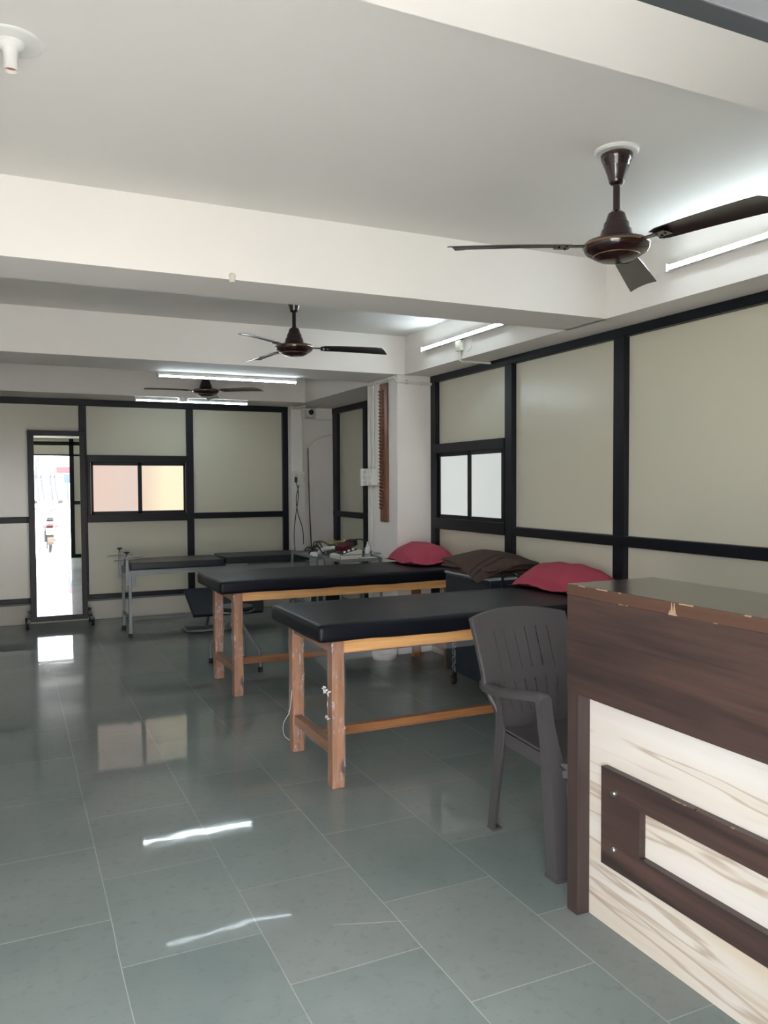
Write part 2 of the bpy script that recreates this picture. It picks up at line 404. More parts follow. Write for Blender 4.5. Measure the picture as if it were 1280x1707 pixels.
# windows
def window(name, plane, a0, a1, z0, z1, panes, d, pane_mats):
    """dark frame with sliding sashes; panes = (a0,a1,z0,z1)"""
    m = MB()
    lo_z = min(p[2] for p in panes); hi_z = max(p[3] for p in panes); lo_a = min(p[0] for p in panes); hi_a = max(p[1] for p in panes)
    R = [(a0, a1, z0, lo_z-.03), (a0, a1, hi_z+.03, z1), (a0, lo_a-.03, z0, z1), (hi_a+.03, a1, z0, z1)]
    for i, q in enumerate(R):
        e = .003 if i > 1 else 0
        if plane == 'Y': m.box(q[0], q[1], d-.03+e, d+.03, q[2], q[3], .003)
        else: m.box(d-.03+e, d+.03, q[0], q[1], q[2], q[3], .003)
    w = struct(name, m, ALU)
    for i, p in enumerate(panes):
        dd = d-.012+.014*i; s = MB(); t_ = .032; e = .022
        for q in [(p[0]-e, p[1]+e, p[2]-t_, p[2]), (p[0]-e, p[1]+e, p[3], p[3]+t_), (p[0]-e, p[0], p[2]-t_, p[3]+t_), (p[1], p[1]+e, p[2]-t_, p[3]+t_)]:
            if plane == 'Y': s.box(q[0], q[1], dd-.008, dd+.008, q[2], q[3], .002)
            else: s.box(dd-.008, dd+.008, q[0], q[1], q[2], q[3], .002)
        so = build('sash', s, ALU, w)
        g = MB()
        if plane == 'Y': g.box(p[0]-.004, p[1]+.004, dd+.001, dd+.005, p[2]-.004, p[3]+.004)
        else: g.box(dd+.001, dd+.005, p[0]-.004, p[1]+.004, p[2]-.004, p[3]+.004)
        build('pane', g, pane_mats[i], so)
    return w
def backlit(name, ca, cb_, s, axis, lo, hi):
    m = bpy.data.materials.new(name); m.use_nodes = True; t = NT(m); b = t.N['Principled BSDF']
    tc = t.n('ShaderNodeTexCoord'); sp = t.n('ShaderNodeSeparateXYZ'); t.l(tc.outputs['Object'], sp.inputs[0])
    u = t.math('MULTIPLY_ADD', sp.outputs[axis], 1/(hi-lo), -lo/(hi-lo)); u = t.math('ADD', u, t.math('MULTIPLY_ADD', t.noise(1.5), .5, -.25))
    c = t.ramp(u, [(0.1, ca), (0.7, cb_)])
    b.inputs['Base Color'].default_value = (.3, .3, .3, 1); b.inputs['Roughness'].default_value = .35
    t.l(c, b.inputs['Emission Color']); b.inputs['Emission Strength'].default_value = s
    return m
P1 = backlit('frosted_pane_peach', lin((226, 196, 178)), lin((222, 198, 184)), 0.36, 0, .787, 1.236)
P2 = backlit('frosted_pane_cream', lin((232, 205, 180)), lin((250, 235, 196)), 0.38, 0, 1.28, 1.60)
P3 = backlit('frosted_pane_white', lin((205, 212, 208)), lin((214, 220, 216)), 0.30, 1, 4.8, 5.75)
window('window_1', 'Y', .728, 1.758, 1.02, 1.725, [(.787, 1.236, 1.133, 1.617), (1.28, 1.719, 1.133, 1.617)], YB-.005, [P1, P2])
window('window_2', 'X', 4.783, 5.80, 1.042, 1.735, [(4.829, 5.247, 1.16, 1.63), (5.318, 5.754, 1.16, 1.63)], XR-.005, [P3, P3])

# shop front (the camera stands in its doorway)
wf = struct('wall_front', MB().box(XL-.2, XE+.2, .69, .71, 1.99, ZC+.2).box(1.12, XE+.2, .69, .71, 0, 2.0).box(XL-.2, -.72, .69, .71, 0, 2.0), PANEL)  # unseen left piece narrows the doorway to cut daylight on the counter
RF = [(XL, XE, 1.965, 1.995), (XL, XE, 2.17, 2.24), (1.04, 1.12, 0, 2.30), (1.12, XE, 1.03, 1.10), (1.12, XE, 0, .07), (-.76, -.68, 0, 2.0), (2.2, 2.28, 0, 2.3)]
struct('aluminium_frame', frame_boxes(RF, .684, .717, 'Y', .002), ALU2, wf)
struct('shaded_panel', MB().box(XL-1.5, XE+1.5, .684, .689, 1.994, ZC+.2), mat('panel_shade_grey', (46, 45, 40), .9, spec=.05), wf)  # dark layer over the beige panel, its shade put into the colour
struct('added_shade_slabs', MB().box(XL-1.5, XE+1.5, .72, .95, ZC+.2, 4.2).box(XL-1.5, XE+1.5, -1.5, .72, 2.75, 2.9), PAINT, wf)  # unseen wall and canopy slab, added to block sun and shade the front

# ================================================================== OUTSIDE, seen in the mirror
struct('ground', MB().box(-14, 14, -20, .5, -.45, -.25), mat('dusty_street', (196, 195, 190), .9, var=.06, vscale=1.5))

CONC = mat('sunlit_concrete', (190, 190, 186), .9)
struct('low_wall', MB().box(-9, 9, -9.0, -8.8, -.25, .93), CONC)
struct('house_front', MB().box(-9, 9, -10.3, -10.1, -.25, 6), mat('pale_house_wall', (186, 184, 190), .9))
DG = mat('weathered_steel', (38, 40, 46), .5); DR = mat('sign_red', (72, 10, 18), .6); DBL = mat('sign_blue', (20, 34, 92), .6)
t = thing('metal_rack', (.98, -8.9, .93), 'grey metal rack with rungs across the street, seen in the mirror', 'rack')
for a, b_ in ((.70, .80), (.84, .93), (1.10, 1.16), (1.22, 1.30)):
    build('upright', MB().tube([(b_, -8.9, .93), (a, -8.9, 1.68)], .034, 8), DG, t)
for a in (.70, 1.10):
    for k in range(7):
        f = (k+.5)/7; x = a+.10*(1-f)
        build('rung', MB().tube([(x, -8.9, .93+.75*f), (x+.13, -8.9, .93+.75*f)], .02, 6), DG, t)
build('top_bar', MB().box(.66, 1.28, -8.98, -8.84, 1.68, 1.71), DG, t)
t = thing('slatted_chair', (.95, -8.9, 1.71), 'grey slatted metal chair standing on the rack, seen in the mirror', 'chair')
build('leg', MB().tube([(.72, -8.9, 1.71), (.70, -8.9, 2.05), (.78, -8.9, 2.2)], .034, 8), DG, t, True)
for k in range(6): build('slat', MB().tube([(.98+.04*k, -8.9, 1.71), (1.02+.04*k, -8.9, 2.14)], .013, 6), DG, t)
build('back_rail', MB().tube([(1.0, -8.9, 2.14), (1.24, -8.9, 2.14)], .022, 6), DG, t)
t = thing('signboard', (1.47, -8.9, 1.72), 'red signboard across the street, seen in the mirror', 'sign'); build('board', MB().box(1.27, 1.68, -8.93, -8.90, 1.76, 1.96), DR, t); build('post', MB().box(1.34, 1.37, -8.93, -8.90, .93, 1.76), DG, t)
t = thing('signboard', (1.58, -8.8, .93), 'blue signboard under the red one across the street, seen in the mirror', 'sign'); build('board', MB().box(1.48, 1.72, -8.84, -8.81, 1.46, 1.74), DBL, t); build('stand', MB().box(1.55, 1.62, -8.84, -8.81, .93, 1.46), DG, t)
# motorcycle, tail towards the shop
def motorcycle(x, y, g):
    t = thing('motorcycle', (x, y, g), 'parked motorcycle with red tail lamp on the street, seen in the mirror', 'motorcycle')
    DK = mat('dark_motorcycle_parts', (34, 34, 36), .4); PL = mat('pale_motorcycle_body', (120, 118, 118), .3); MUD = mat('muddy_rubber', (58, 50, 44), .9)
    for yy, n_ in ((y, 'rear'), (y-1.28, 'front')):
        w_ = build('wheel', MB().lathe([(.24, -.045), (.29, -.04), (.305, -.015), (.305, .015), (.29, .04), (.24, .045)], (x, yy, g+.305), 36, 'X'), DK, t, True)
        m = MB()
        for k in range(10): a = k*pi/5; m.tube([(x, yy, g+.305), (x, yy+.25*cos(a), g+.305+.25*sin(a))], .006, 5)
        m.lathe([(.05, -.05), (.05, .05)], (x, yy, g+.305), 14, 'X'); build('spokes', m, PL, w_)
    build('rear_mudguard', MB().loft([[(x-.07, y+.30*cos(a)*1.08, g+.305+.30*sin(a)*1.16), (x+.07, y+.30*cos(a)*1.08, g+.305+.30*sin(a)*1.16), (x+.07, y+.30*cos(a)*1.12, g+.305+.30*sin(a)*1.2), (x-.07, y+.30*cos(a)*1.12, g+.305+.30*sin(a)*1.2)] for a in [radians(d) for d in range(-15, 150, 12)]]), MUD, t)
    build('number_plate', MB().box(x-.10, x+.10, y+.37, y+.375, g+.46, g+.62), PL, t)
    build('tail_lamp', MB().box(x-.07, x+.07, y+.33, y+.38, g+.66, g+.72, .01), DR, t)
    build('tail_cowl', MB().loft([[(x-w, yy, z), (x+w, yy, z), (x+w*.8, yy, z+h), (x-w*.8, yy, z+h)] for yy, z, w, h in ((y+.34, g+.72, .07, .05), (y+.1, g+.66, .12, .12), (y-.3, g+.60, .13, .14))]), PL, t, True)
    build('seat', MB().loft([[(x-w, yy, z), (x+w, yy, z), (x+w*.8, yy, z+.07), (x-w*.8, yy, z+.07)] for yy, z, w in ((y+.26, g+.80, .08), (y-.1, g+.76, .13), (y-.5, g+.74, .11))]), DK, t, True)
    build('fuel_tank', MB().loft([[(x+w*cos(a), yy, z+h*sin(a)) for a in [k*pi/6 for k in range(12)]] for yy, z, w, h in ((y-.48, g+.80, .06, .05), (y-.6, g+.84, .13, .10), (y-.8, g+.87, .16, .12), (y-.98, g+.88, .10, .08))]), PL, t, True)
    build('engine', MB().box(x-.12, x+.12, y-.85, y-.42, g+.22, g+.52, .03).box(x-.09, x+.09, y-.80, y-.60, g+.5, g+.74, .02), DK, t)
    build('exhaust', MB().tube([(x+.14, y-.7, g+.26), (x+.16, y-.2, g+.28), (x+.17, y+.28, g+.36)], [.025, .035, .045], 12), PL, t, True)
    for s_ in (-1, 1): build('fork', MB().tube([(x+s_*.08, y-1.28, g+.305), (x+s_*.08, y-1.02, g+.98)], .022, 8), DK, t)
    h = build('handlebar', MB().tube([(x-.36, y-.88, g+1.04), (x-.25, y-.95, g+1.05), (x-.08, y-1.0, g+1.0), (x+.08, y-1.0, g+1.0), (x+.25, y-.95, g+1.05), (x+.36, y-.88, g+1.04)], .016, 8), DK, t, True)
    for s_ in (-1, 1): build('rear_view_mirror', MB().tube([(x+s_*.22, y-.95, g+1.05), (x+s_*.28, y-.93, g+1.22)], .007, 6).box(x+s_*.30-.06, x+s_*.30+.06, y-.93, y-.91, g+1.18, g+1.27, .008), DK, h)
    for s_ in (-1, 1): build('indicator', MB().tube([(x+s_*.07, y+.30, g+.66), (x+s_*.17, y+.30, g+.66)], [.01, .028], 8), DR, t)
    build('side_stand', MB().tube([(x-.10, y-.5, g+.3), (x-.24, y-.45, g+.0)], .012, 6), DK, t)
motorcycle(.86, -4.0, -.25)

# ================================================================== helpers for things
def ceiling_fan(c, ang, R, label, down=0.0):
    x, y = c; t = thing('ceiling_fan', (x, y, ZC), label, 'fan', 'brown ceiling fans')
    z = 2.27
    build('ceiling_plate', MB().lathe([(.03, ZC-.012), (.072, ZC-.012), (.078, ZC-.006), (.078, ZC), (.03, ZC)], (x, y, 0), 36), WHITEP, t, True)
    build('canopy', MB().lathe([(.018, ZC-.122), (.026, ZC-.116), (.028, ZC-.108), (.034, ZC-.085), (.043, ZC-.060), (.044, ZC-.056), (.047, ZC-.053), (.048, ZC-.044), (.052, ZC-.040), (.056, ZC-.026), (.057, ZC-.018), (.051, ZC-.014), (.044, ZC-.018), (.018, ZC-.03)], (x, y, 0), 36), FANM, t, True)
    build('hook', MB().tube([(x, y, ZC), (x, y, ZC-.06)], .022, 10), DARKP, t, True)
    build('rod', MB().lathe([(.0125, z+.10), (.0125, ZC-.11)], (x, y, 0), 16), FANM, t, True)
    build('motor', MB().lathe([(.018, z+.125), (.030, z+.115), (.040, z+.085), (.044, z+.082), (.048, z+.06), (.053, z+.057), (.060, z+.03), (.066, z+.026), (.085, z+.020), (.112, z+.012), (.118, z+.004),
           (.118, z-.004), (.112, z-.018), (.105, z-.024), (.088, z-.034), (.082, z-.035), (.076, z-.042), (.060, z-.05), (.035, z-.055), (.0, z-.056)], (x, y, 0), 48), FANM, t, True, 30)
    build('trim_ring', MB().lathe([(.115, z-.003), (.1195, z-.003), (.1195, z+.003), (.115, z+.003)], (x, y, 0), 48).lathe([(.080, z-.0375), (.0835, z-.0375), (.0835, z-.034), (.080, z-.034)], (x, y, 0), 48), GOLD, t, True)
    for k in range(3):
        a = radians(ang+120*k); ca, sa = cos(a), sin(a)
        def W(u, v, w): return Vector((x+ca*u-sa*v, y+sa*u+ca*v, z+w))
        m = MB(); rings = []
        n = 14; pitchb = radians(11)
        for i in range(n+1):
            f = i/n; u = .165+f*(R-.165); hw = .040+.017*f**.8
            if i == 0: hw = .030
            ring = []
            for side in (1, -1):
                for j in range(7):
                    s_ = (-1+2*j/6)*side; vv = s_*hw
                    uu = u + (f*.022*s_*1 if f > .9 else 0)
                    camber = .007*(1-s_*s_)
                    ww = camber + vv*math.tan(pitchb)*-1 + side*.0012 - .004 - .012*f*f
                    ring.append(W(uu, vv, ww))
            rings.append(ring)
        m.loft(rings); bl = build('blade', m, FANB, t, True, 30)
        h = MB(); h.bar(W(.10, 0, -.002), W(.20, 0, -.004), .022, .005); h.bar(W(.17, 0, -.006), W(.225, 0, -.006), .05, .004)
        for du, dv in ((.185, .015), (.185, -.015), (.21, 0)): h.lathe([(.004, -.012), (.005, -.009), (.005, -.002)], W(du, dv, 0), 8)
        build('blade_arm', h, FANM, bl)
    return t
ceiling_fan((2.0, 2.285), 38, .60, 'brown ceiling fan nearest the doorway, large, hanging by its white ceiling plate')
ceiling_fan((1.63, 4.80), 102, .57, 'brown ceiling fan in the middle bay between the first two ceiling beams')
ceiling_fan((1.643, 7.36), 70, .57, 'farthest brown ceiling fan, small between the two long tube lights')

def tube_light(a, b, normal, label, hang=0.0):
    a, b, nrm = Vector(a), Vector(b), Vector(normal)
    mid = (a+b)/2; d = (b-a).normalized(); w = d.cross(nrm)
    t = thing('tube_light', mid, label, 'light', 'tube lights')
    m = MB(); m.bar(a, b, .024, .03, up=nrm); build('housing', m, WHITEP, t)
    g = MB(); rings = []
    for p in (a+d*.012, b-d*.012):
        rings.append([p+nrm*(.010)+(w*cos(q)*.012+nrm*sin(q)*.012) for q in [radians(d_) for d_ in (-18, 10, 35, 60, 90, 120, 145, 170, 198)]])
    g.loft(rings); build('diffuser', g, TUBEM, t, True, 50)
    for p in (a, b-d*.014): build('end_cap', MB().bar(p, p+d*.014, .036, .046, up=nrm), WHITEP, t)
    return t
TUBEM = emit('tube_glow', (0.80, 0.94, 1.0), TUBE)
tube_light((2.915, 1.80, 2.452), (2.915, 2.965, 2.452), (-1, 0, 0), 'glowing tube light on the beam over the right wall, nearest, behind the near fan')
tube_light((2.915, 4.33, 2.447), (2.915, 5.51, 2.447), (-1, 0, 0), 'glowing tube light over the right wall window, partly hidden by the front beam')
tube_light((1.056, 6.43, 2.279), (2.205, 6.43, 2.279), (0, -.5, -.86), 'upper and longer of the two glowing tube lights at the back of the room')
tube_light((1.151, 8.37, 2.279), (2.316, 8.37, 2.279), (0, -.5, -.86), 'lower glowing tube light right above the black frame of the back wall')

# bulb holder on the ceiling
t = thing('bulb_holder', (.024, 2.405, ZC), 'white round bulb holder without a bulb on the ceiling, top left', 'bulb holder')
build('base_plate', MB().lathe([(0, ZC-.006), (.076, ZC-.006), (.082, ZC-.003), (.084, ZC), (0, ZC)], (.024, 2.405, 0), 48), WHITEP, t, True)
build('socket', MB().lathe([(.038, ZC-.006), (.036, ZC-.014), (.022, ZC-.022), (.019, ZC-.03), (.018, ZC-.068), (.020, ZC-.072), (.020, ZC-.078), (.017, ZC-.078), (.016, ZC-.066), (0, ZC-.066)], (.024, 2.405, 0), 32), WHITEP, t, True)
build('contact_disc', MB().lathe([(.0155, ZC-.069), (.0155, ZC-.067), (0, ZC-.067)], (.024, 2.405, 0), 24).lathe([(.003, ZC-.072), (.003, ZC-.069)], (.030, 2.405, 0), 8).lathe([(.003, ZC-.072), (.003, ZC-.069)], (.018, 2.405, 0), 8), mat('copper_contact', (170, 105, 80), .5), t)

# ------------------------------------------------------------------ wooden treatment tables
def cushion(m, x0, x1, y0, y1, z0, z1, r=.028, wob=.004):
    """rounded slab with gently pulled upholstery"""
    t = bmesh.new(); bmesh.ops.create_cube(t, size=1.0, matrix=Matrix.Translation(((x0+x1)/2, (y0+y1)/2, (z0+z1)/2)) @ Matrix.Diagonal((x1-x0, y1-y0, z1-z0, 1)))
    bmesh.ops.bevel(t, geom=t.edges[:], offset=r, segments=5, affect='EDGES', profile=0.6)
    es = [e for e in t.edges if e.calc_length() > .2]
    bmesh.ops.subdivide_edges(t, edges=es, cuts=22, use_grid_fill=True)
    for v in t.verts:
        k = sin(v.co.x*9+1)*.5+sin(v.co.x*23+v.co.y*7)*.3+sin(v.co.y*17+v.co.x*5)*.3
        if v.co.z < (z0+z1)/2+.01: v.co.z += k*wob
        if v.co.z > z1-.002:
            u = (v.co.x-x0)/(x1-x0)*2-1; w = (v.co.y-y0)/(y1-y0)*2-1
            v.co.z += .008*(1-u**6)*(1-w**4) + k*.001
    m.merge(t); return m
def wooden_table(X0, Y0, X1, Y1, ztop, leg_x, label, matt, shade, knot):
    t = thing('treatment_table', (leg_x, Y0+.06, 0), label, 'treatment table', 'wooden treatment tables')
    build('mattress', cushion(MB(), X0, X1, Y0, Y1, ztop-.092, ztop-.008), BLACKV, t, True, 60)
    zf = ztop-.094; LW = .058
    lx = (leg_x, X1-.09-LW); ly = (Y0+.045, Y1-.065-LW)
    for i, x in enumerate(lx):
        for j, y in enumerate(ly):
            build('leg', MB().box(x, x+LW+.004, y, y+LW, 0, zf-.001, .004), TEAK['Z'], t)
    for y in ly: build('side_rail', MB().box(lx[0]+LW+.004, lx[1], y+.006, y+.040, zf-.058, zf, .003), PINE['X'], t)
    for x in lx: build('end_rail', MB().box(x+.008, x+.042, ly[0]+LW, ly[1], zf-.058, zf, .003), TEAK['Y'], t)
    for x in lx: build('end_stretcher', MB().box(x+.010, x+.052, ly[0]+LW, ly[1], .145, .195, .003), TEAK['Y'], t)
    ym = (ly[0]+ly[1]+LW)/2
    build('long_stretcher', MB().box(lx[0]+.052, lx[1]+.010, ym-.02, ym+.02, .147, .192, .003), TEAK['X'], t)
    # stretch film round the near end
    e = .0025
    for j, y in enumerate(ly):
        m = MB(); x = lx[0]; 
        m.box(x-e, x+LW+.004+e, y-e, y+LW+e, .004, zf-.004); build('film_wrap', m, FILM, t)
    x = lx[0]; m = MB(); m.box(x+.010-e, x+.052+e, ly[0]+LW, ly[1], .143-e, .197+e); build('film_wrap', m, FILM, t)
    return t, lx, ly, zf, LW
T1 = wooden_table(1.245, 3.365, 3.12, 4.10, .783, 1.325, 'nearer wooden treatment table with black mattress beside the plastic chair, one red pillow on it', BLACKV, 1, None)
T2 = wooden_table(1.225, 5.15, 3.10, 5.86, .785, 1.325, 'farther wooden treatment table with black mattress in front of the steel couch', BLACKV, 1, None)
# hanging film under the near table
t, lx, ly, zf, LW = T1
m = MB()
pts = []
for i in range(12):
    f = i/11; pts.append((lx[0]-.003, ly[0]+f*(ly[1]+LW-ly[0]), zf-.02, zf-.06-.10*(1-f)**1.3))
for a, b_ in zip(pts, pts[1:]):
    q = [m.bm.verts.new(Vector(p)) for p in ((a[0], a[1], a[2]), (b_[0], b_[1], b_[2]), (b_[0], b_[1], b_[3]), (a[0]-.004, a[1], a[3]))]; m.face(q)
q = [m.bm.verts.new(Vector(p)) for p in ((lx[0]+LW, ly[0]-.004, zf-.05), (lx[1], ly[0]-.004, zf-.05), (lx[1], ly[0]+.004, zf-.084), (lx[0]+LW, ly[0]+.004, zf-.09))]; m.face(q)
build('film_sheet', m, FILM2, t)
CRUMP = mat('crumpled_film', (190, 192, 192), .3)
for (dz, s_) in ((.46, .016), (.33, .009)):
    m = MB()
    for i in range(9):
        p = Vector((lx[0]-.008-random.random()*s_*1.4, ly[0]+.03+random.uniform(-1, 1)*s_, dz+random.uniform(-1, 1)*s_))
        m.tube([p, p+Vector((random.uniform(-1, 1), random.uniform(-1, 1), random.uniform(-1, 1)))*s_], [s_*.35, s_*.15], 6)
    build('film_knot', m, CRUMP, t, True)
m = MB(); m.tube(catmull([(lx[0]-.002, ly[1]+.05, .20), (lx[0]-.03, ly[1]+.07, .14), (lx[0]-.028, ly[1]+.07, .08), (lx[0]-.004, ly[1]+.05, .05)], 6), .0012, 5)
m.tube(catmull([(lx[0]-.002, ly[1]+.01, .33), (lx[0]-.004, ly[1]+.03, .24), (lx[0]-.005, ly[1]+.055, .2)], 6), .002, 5)
build('film_strand', m, mat('film_strand', (215, 218, 220), .3), t, True)

# ------------------------------------------------------------------ pillows
def pillow(c, sx, sy, h, rot, label, seed=0, tilt=(0, 0)):
    m = MB(); n = 40; rnd = random.Random(seed); ph = [rnd.uniform(0, 6) for _ in range(8)]
    def F(u, v, side):
        fl = .90
        uu, vv = min(1, abs(u)/fl), min(1, abs(v)/fl)
        th = max(0, (1-uu**2.6))**.55*max(0, (1-vv**2.6))**.55
        x = u*sx/2*(1-.05*(v*v)); y = v*sy/2*(1-.05*(u*u))
        wr = .004*sin(7*u+3*v+ph[0])+.003*sin(13*v-5*u+ph[1])+.0025*sin(19*u+9*v+ph[2])
        puck = .006*sin(26*u+ph[3])*max(0, abs(v)-.5)+.006*sin(24*v+ph[4])*max(0, abs(u)-.5)
        base = .022+.012*sin(4*u+ph[5])*abs(v)+.010*sin(5*v+ph[6])*abs(u)
        if side > 0: z = base+th*h*.80+wr*th+puck+.0015
        else: z = max(.0, base*(1-th)-.0015) if th > 0 else base-.0015
        return Vector((x, y, z))
    R = Matrix.Rotation(rot, 3, 'Z') @ Matrix.Rotation(tilt[0], 3, 'X') @ Matrix.Rotation(tilt[1], 3, 'Y')
    G = {}
    for s_ in (1, -1):
        for i in range(n+1):
            for j in range(n+1):
                if s_ < 0 and (i in (0, n) or j in (0, n)): G[s_, i, j] = G[1, i, j]; continue
                G[s_, i, j] = m.bm.verts.new(R @ F(-1+2*i/n, -1+2*j/n, s_)+Vector(c))
    for s_ in (1, -1):
        for i in range(n):
            for j in range(n):
                q = [G[s_, i, j], G[s_, i+1, j], G[s_, i+1, j+1], G[s_, i, j+1]]
                m.face(q if s_ > 0 else q[::-1])
    o = build('pillow', m, RED, None, True, 180, subd=1); rebase(o, c)
    return tag(o, label, 'pillow', 'red pillows')
pillow((2.945, 5.60, .785), .44, .66, .17, radians(-4), 'red pillow on the farther treatment table, against the white column', 3)
pillow((2.995, 3.84, .783), .44, .66, .155, radians(5), 'red pillow on the nearer treatment table, partly behind the reception counter', 8)

# ------------------------------------------------------------------ navy therapy unit with towel
cx0, cx1, cy0, cy1 = 2.765, 3.155, 4.33, 4.90
t = thing('therapy_unit', (2.96, 4.62, 0), 'dark navy therapy machine cabinet on castors between the two wooden tables', 'therapy machine')
build('body', MB().box(cx0, cx1, cy0, cy1, .10, .785, .012), NAVY, t)
m = MB(); m.box(cx0-.006, cx1+.006, cy0-.006, cy1+.006, .785, .802, .006); build('top_rim', m, GREYM, t)
for x in (cx0+.05, cx1-.05):
    for y in (cy0+.05, cy1-.05):
        m = MB(); m.lathe([(.012, -.014), (.030, -.012), (.033, -.008), (.033, .008), (.030, .012), (.012, .014)], (x-.012, y, .033), 20, 'X'); w_ = build('castor', m, RUBBER, t, True)
        build('wheel_cover', MB().lathe([(.0, -.017), (.016, -.017), (.016, .017), (0, .017)], (x-.012, y, .033), 16, 'X'), CHROME, w_, True)
        build('castor_fork', MB().box(x-.016, x+.008, y-.016, y+.014, .06, .10, .003), DARKP, w_)
cu = bpy.data.curves.new('lettering', 'FONT'); cu.body = 'DOEXCU'; cu.size = .064; cu.extrude = .0006; cu.shear = .35; cu.fill_mode = 'NONE'; cu.bevel_depth = .0022; cu.space_character = 1.06
tmp = bpy.data.objects.new('tmp', cu); COL.objects.link(tmp); bpy.context.view_layer.update()
me = bpy.data.meshes.new_from_object(tmp.evaluated_get(bpy.context.evaluated_depsgraph_get())); bpy.data.objects.remove(tmp)
lt = bpy.data.objects.new('lettering', me); COL.objects.link(lt); lt.parent = t; me.materials.clear(); me.materials.append(mat('grey_print', (104, 110, 114), .5))
mm = Matrix(((0, 0, -1), (0, -1, 0), (-1, 0, 0))).to_4x4()
mm = Matrix(((0, 0, -1, 0), (0, 1, 0, 0), (1, 0, 0, 0), (0, 0, 0, 1)))
# text runs upwards (+Z), letter tops face away (+Y)
mm.translation = Vector((cx0-.0008, 4.757, .105))-t.location
me.transform(mm)
# towel: folded layers with a drooping corner
def towel():
    m = MB(); c = Vector((2.95, 4.62, .802)); n = 34
    layers = [(.40, .50, 0.0, .032, -4), (.44, .54, .034, .030, 3), (.46, .58, .066, .026, -7)]
    for li, (sx, sy, z0, th, rot) in enumerate(layers):
        R = Matrix.Rotation(radians(rot+4), 3, 'Z'); G = {}
        for i in range(n+1):
            for j in range(n+1):
                u, v = -1+2*i/n, -1+2*j/n
                if i == 0 or i == n or j == 0 or j == n: ed = 0
                else: ed = 1
                x, y = u*sx/2, v*sy/2
                dome = (.020+.022*li)*(1-u*u)*(1-v*v)
                drop = 0
                if li == 2: drop = -.085*max(0, -u*.8-v*.7-.55)**1.2*1.3 - .03*max(0, u*.6+v*.6-.4)
                wr = .003*sin(9*u+li)+.003*sin(11*v+2*li+u*3)
                for s_ in (1, 0):
                    rr = min(1, (1-max(abs(u), abs(v)))*10)**.5
                    z = z0+dome*(1 if s_ else .7)+th*(.5+(.5 if s_ else -.5)*rr)+drop+wr*(.6)
                    if drop == 0 or li < 2: z = max(z, .001)
                    G[s_, i, j] = m.bm.verts.new(c+R @ Vector((x, y, z)) + (Vector((-.02*max(0, -u*.8-v*.7-.55), 0, 0)) if li == 2 else Vector((0, 0, 0))))
        for s_ in (1, 0):
            for i in range(n):
                for j in range(n):
                    m.mi = 1 if (li == 2 and s_ and j in (4, 7)) else 0
                    q = [G[s_, i, j], G[s_, i+1, j], G[s_, i+1, j+1], G[s_, i, j+1]]; m.face(q if s_ else q[::-1])
        m.mi = 0
        B = [(i, 0) for i in range(n)]+[(n, j) for j in range(n)]+[(i, n) for i in range(n, 0, -1)]+[(0, j) for j in range(n, 0, -1)]
        for p, q in zip(B, B[1:]+B[:1]): m.face([G[1, p[0], p[1]], G[0, p[0], p[1]], G[0, q[0], q[1]], G[1, q[0], q[1]]])
    o = build('towel', m, [BROWN, BROWND], None, True, 180); rebase(o, tuple(c))
    tag(o, 'dark brown folded towel with a banded hem on top of the navy therapy cabinet', 'towel')
towel()
m = MB()
m.tube(catmull([(2.90, 4.40, .83), (2.875, 4.335, .825), (2.86, 4.318, .79), (2.855, 4.316, .70), (2.86, 4.312, .62)], 8), .009, 8)
m.tube(catmull([(2.93, 4.40, .83), (2.965, 4.335, .825), (2.995, 4.316, .785), (3.01, 4.314, .72), (3.0, 4.312, .62)], 8), .009, 8)
tag(rebase(build('cable', m, DARKP, None, True), (2.9, 4.32, .62)), 'thick black cable looped over the front edge of the navy therapy cabinet', 'cable')

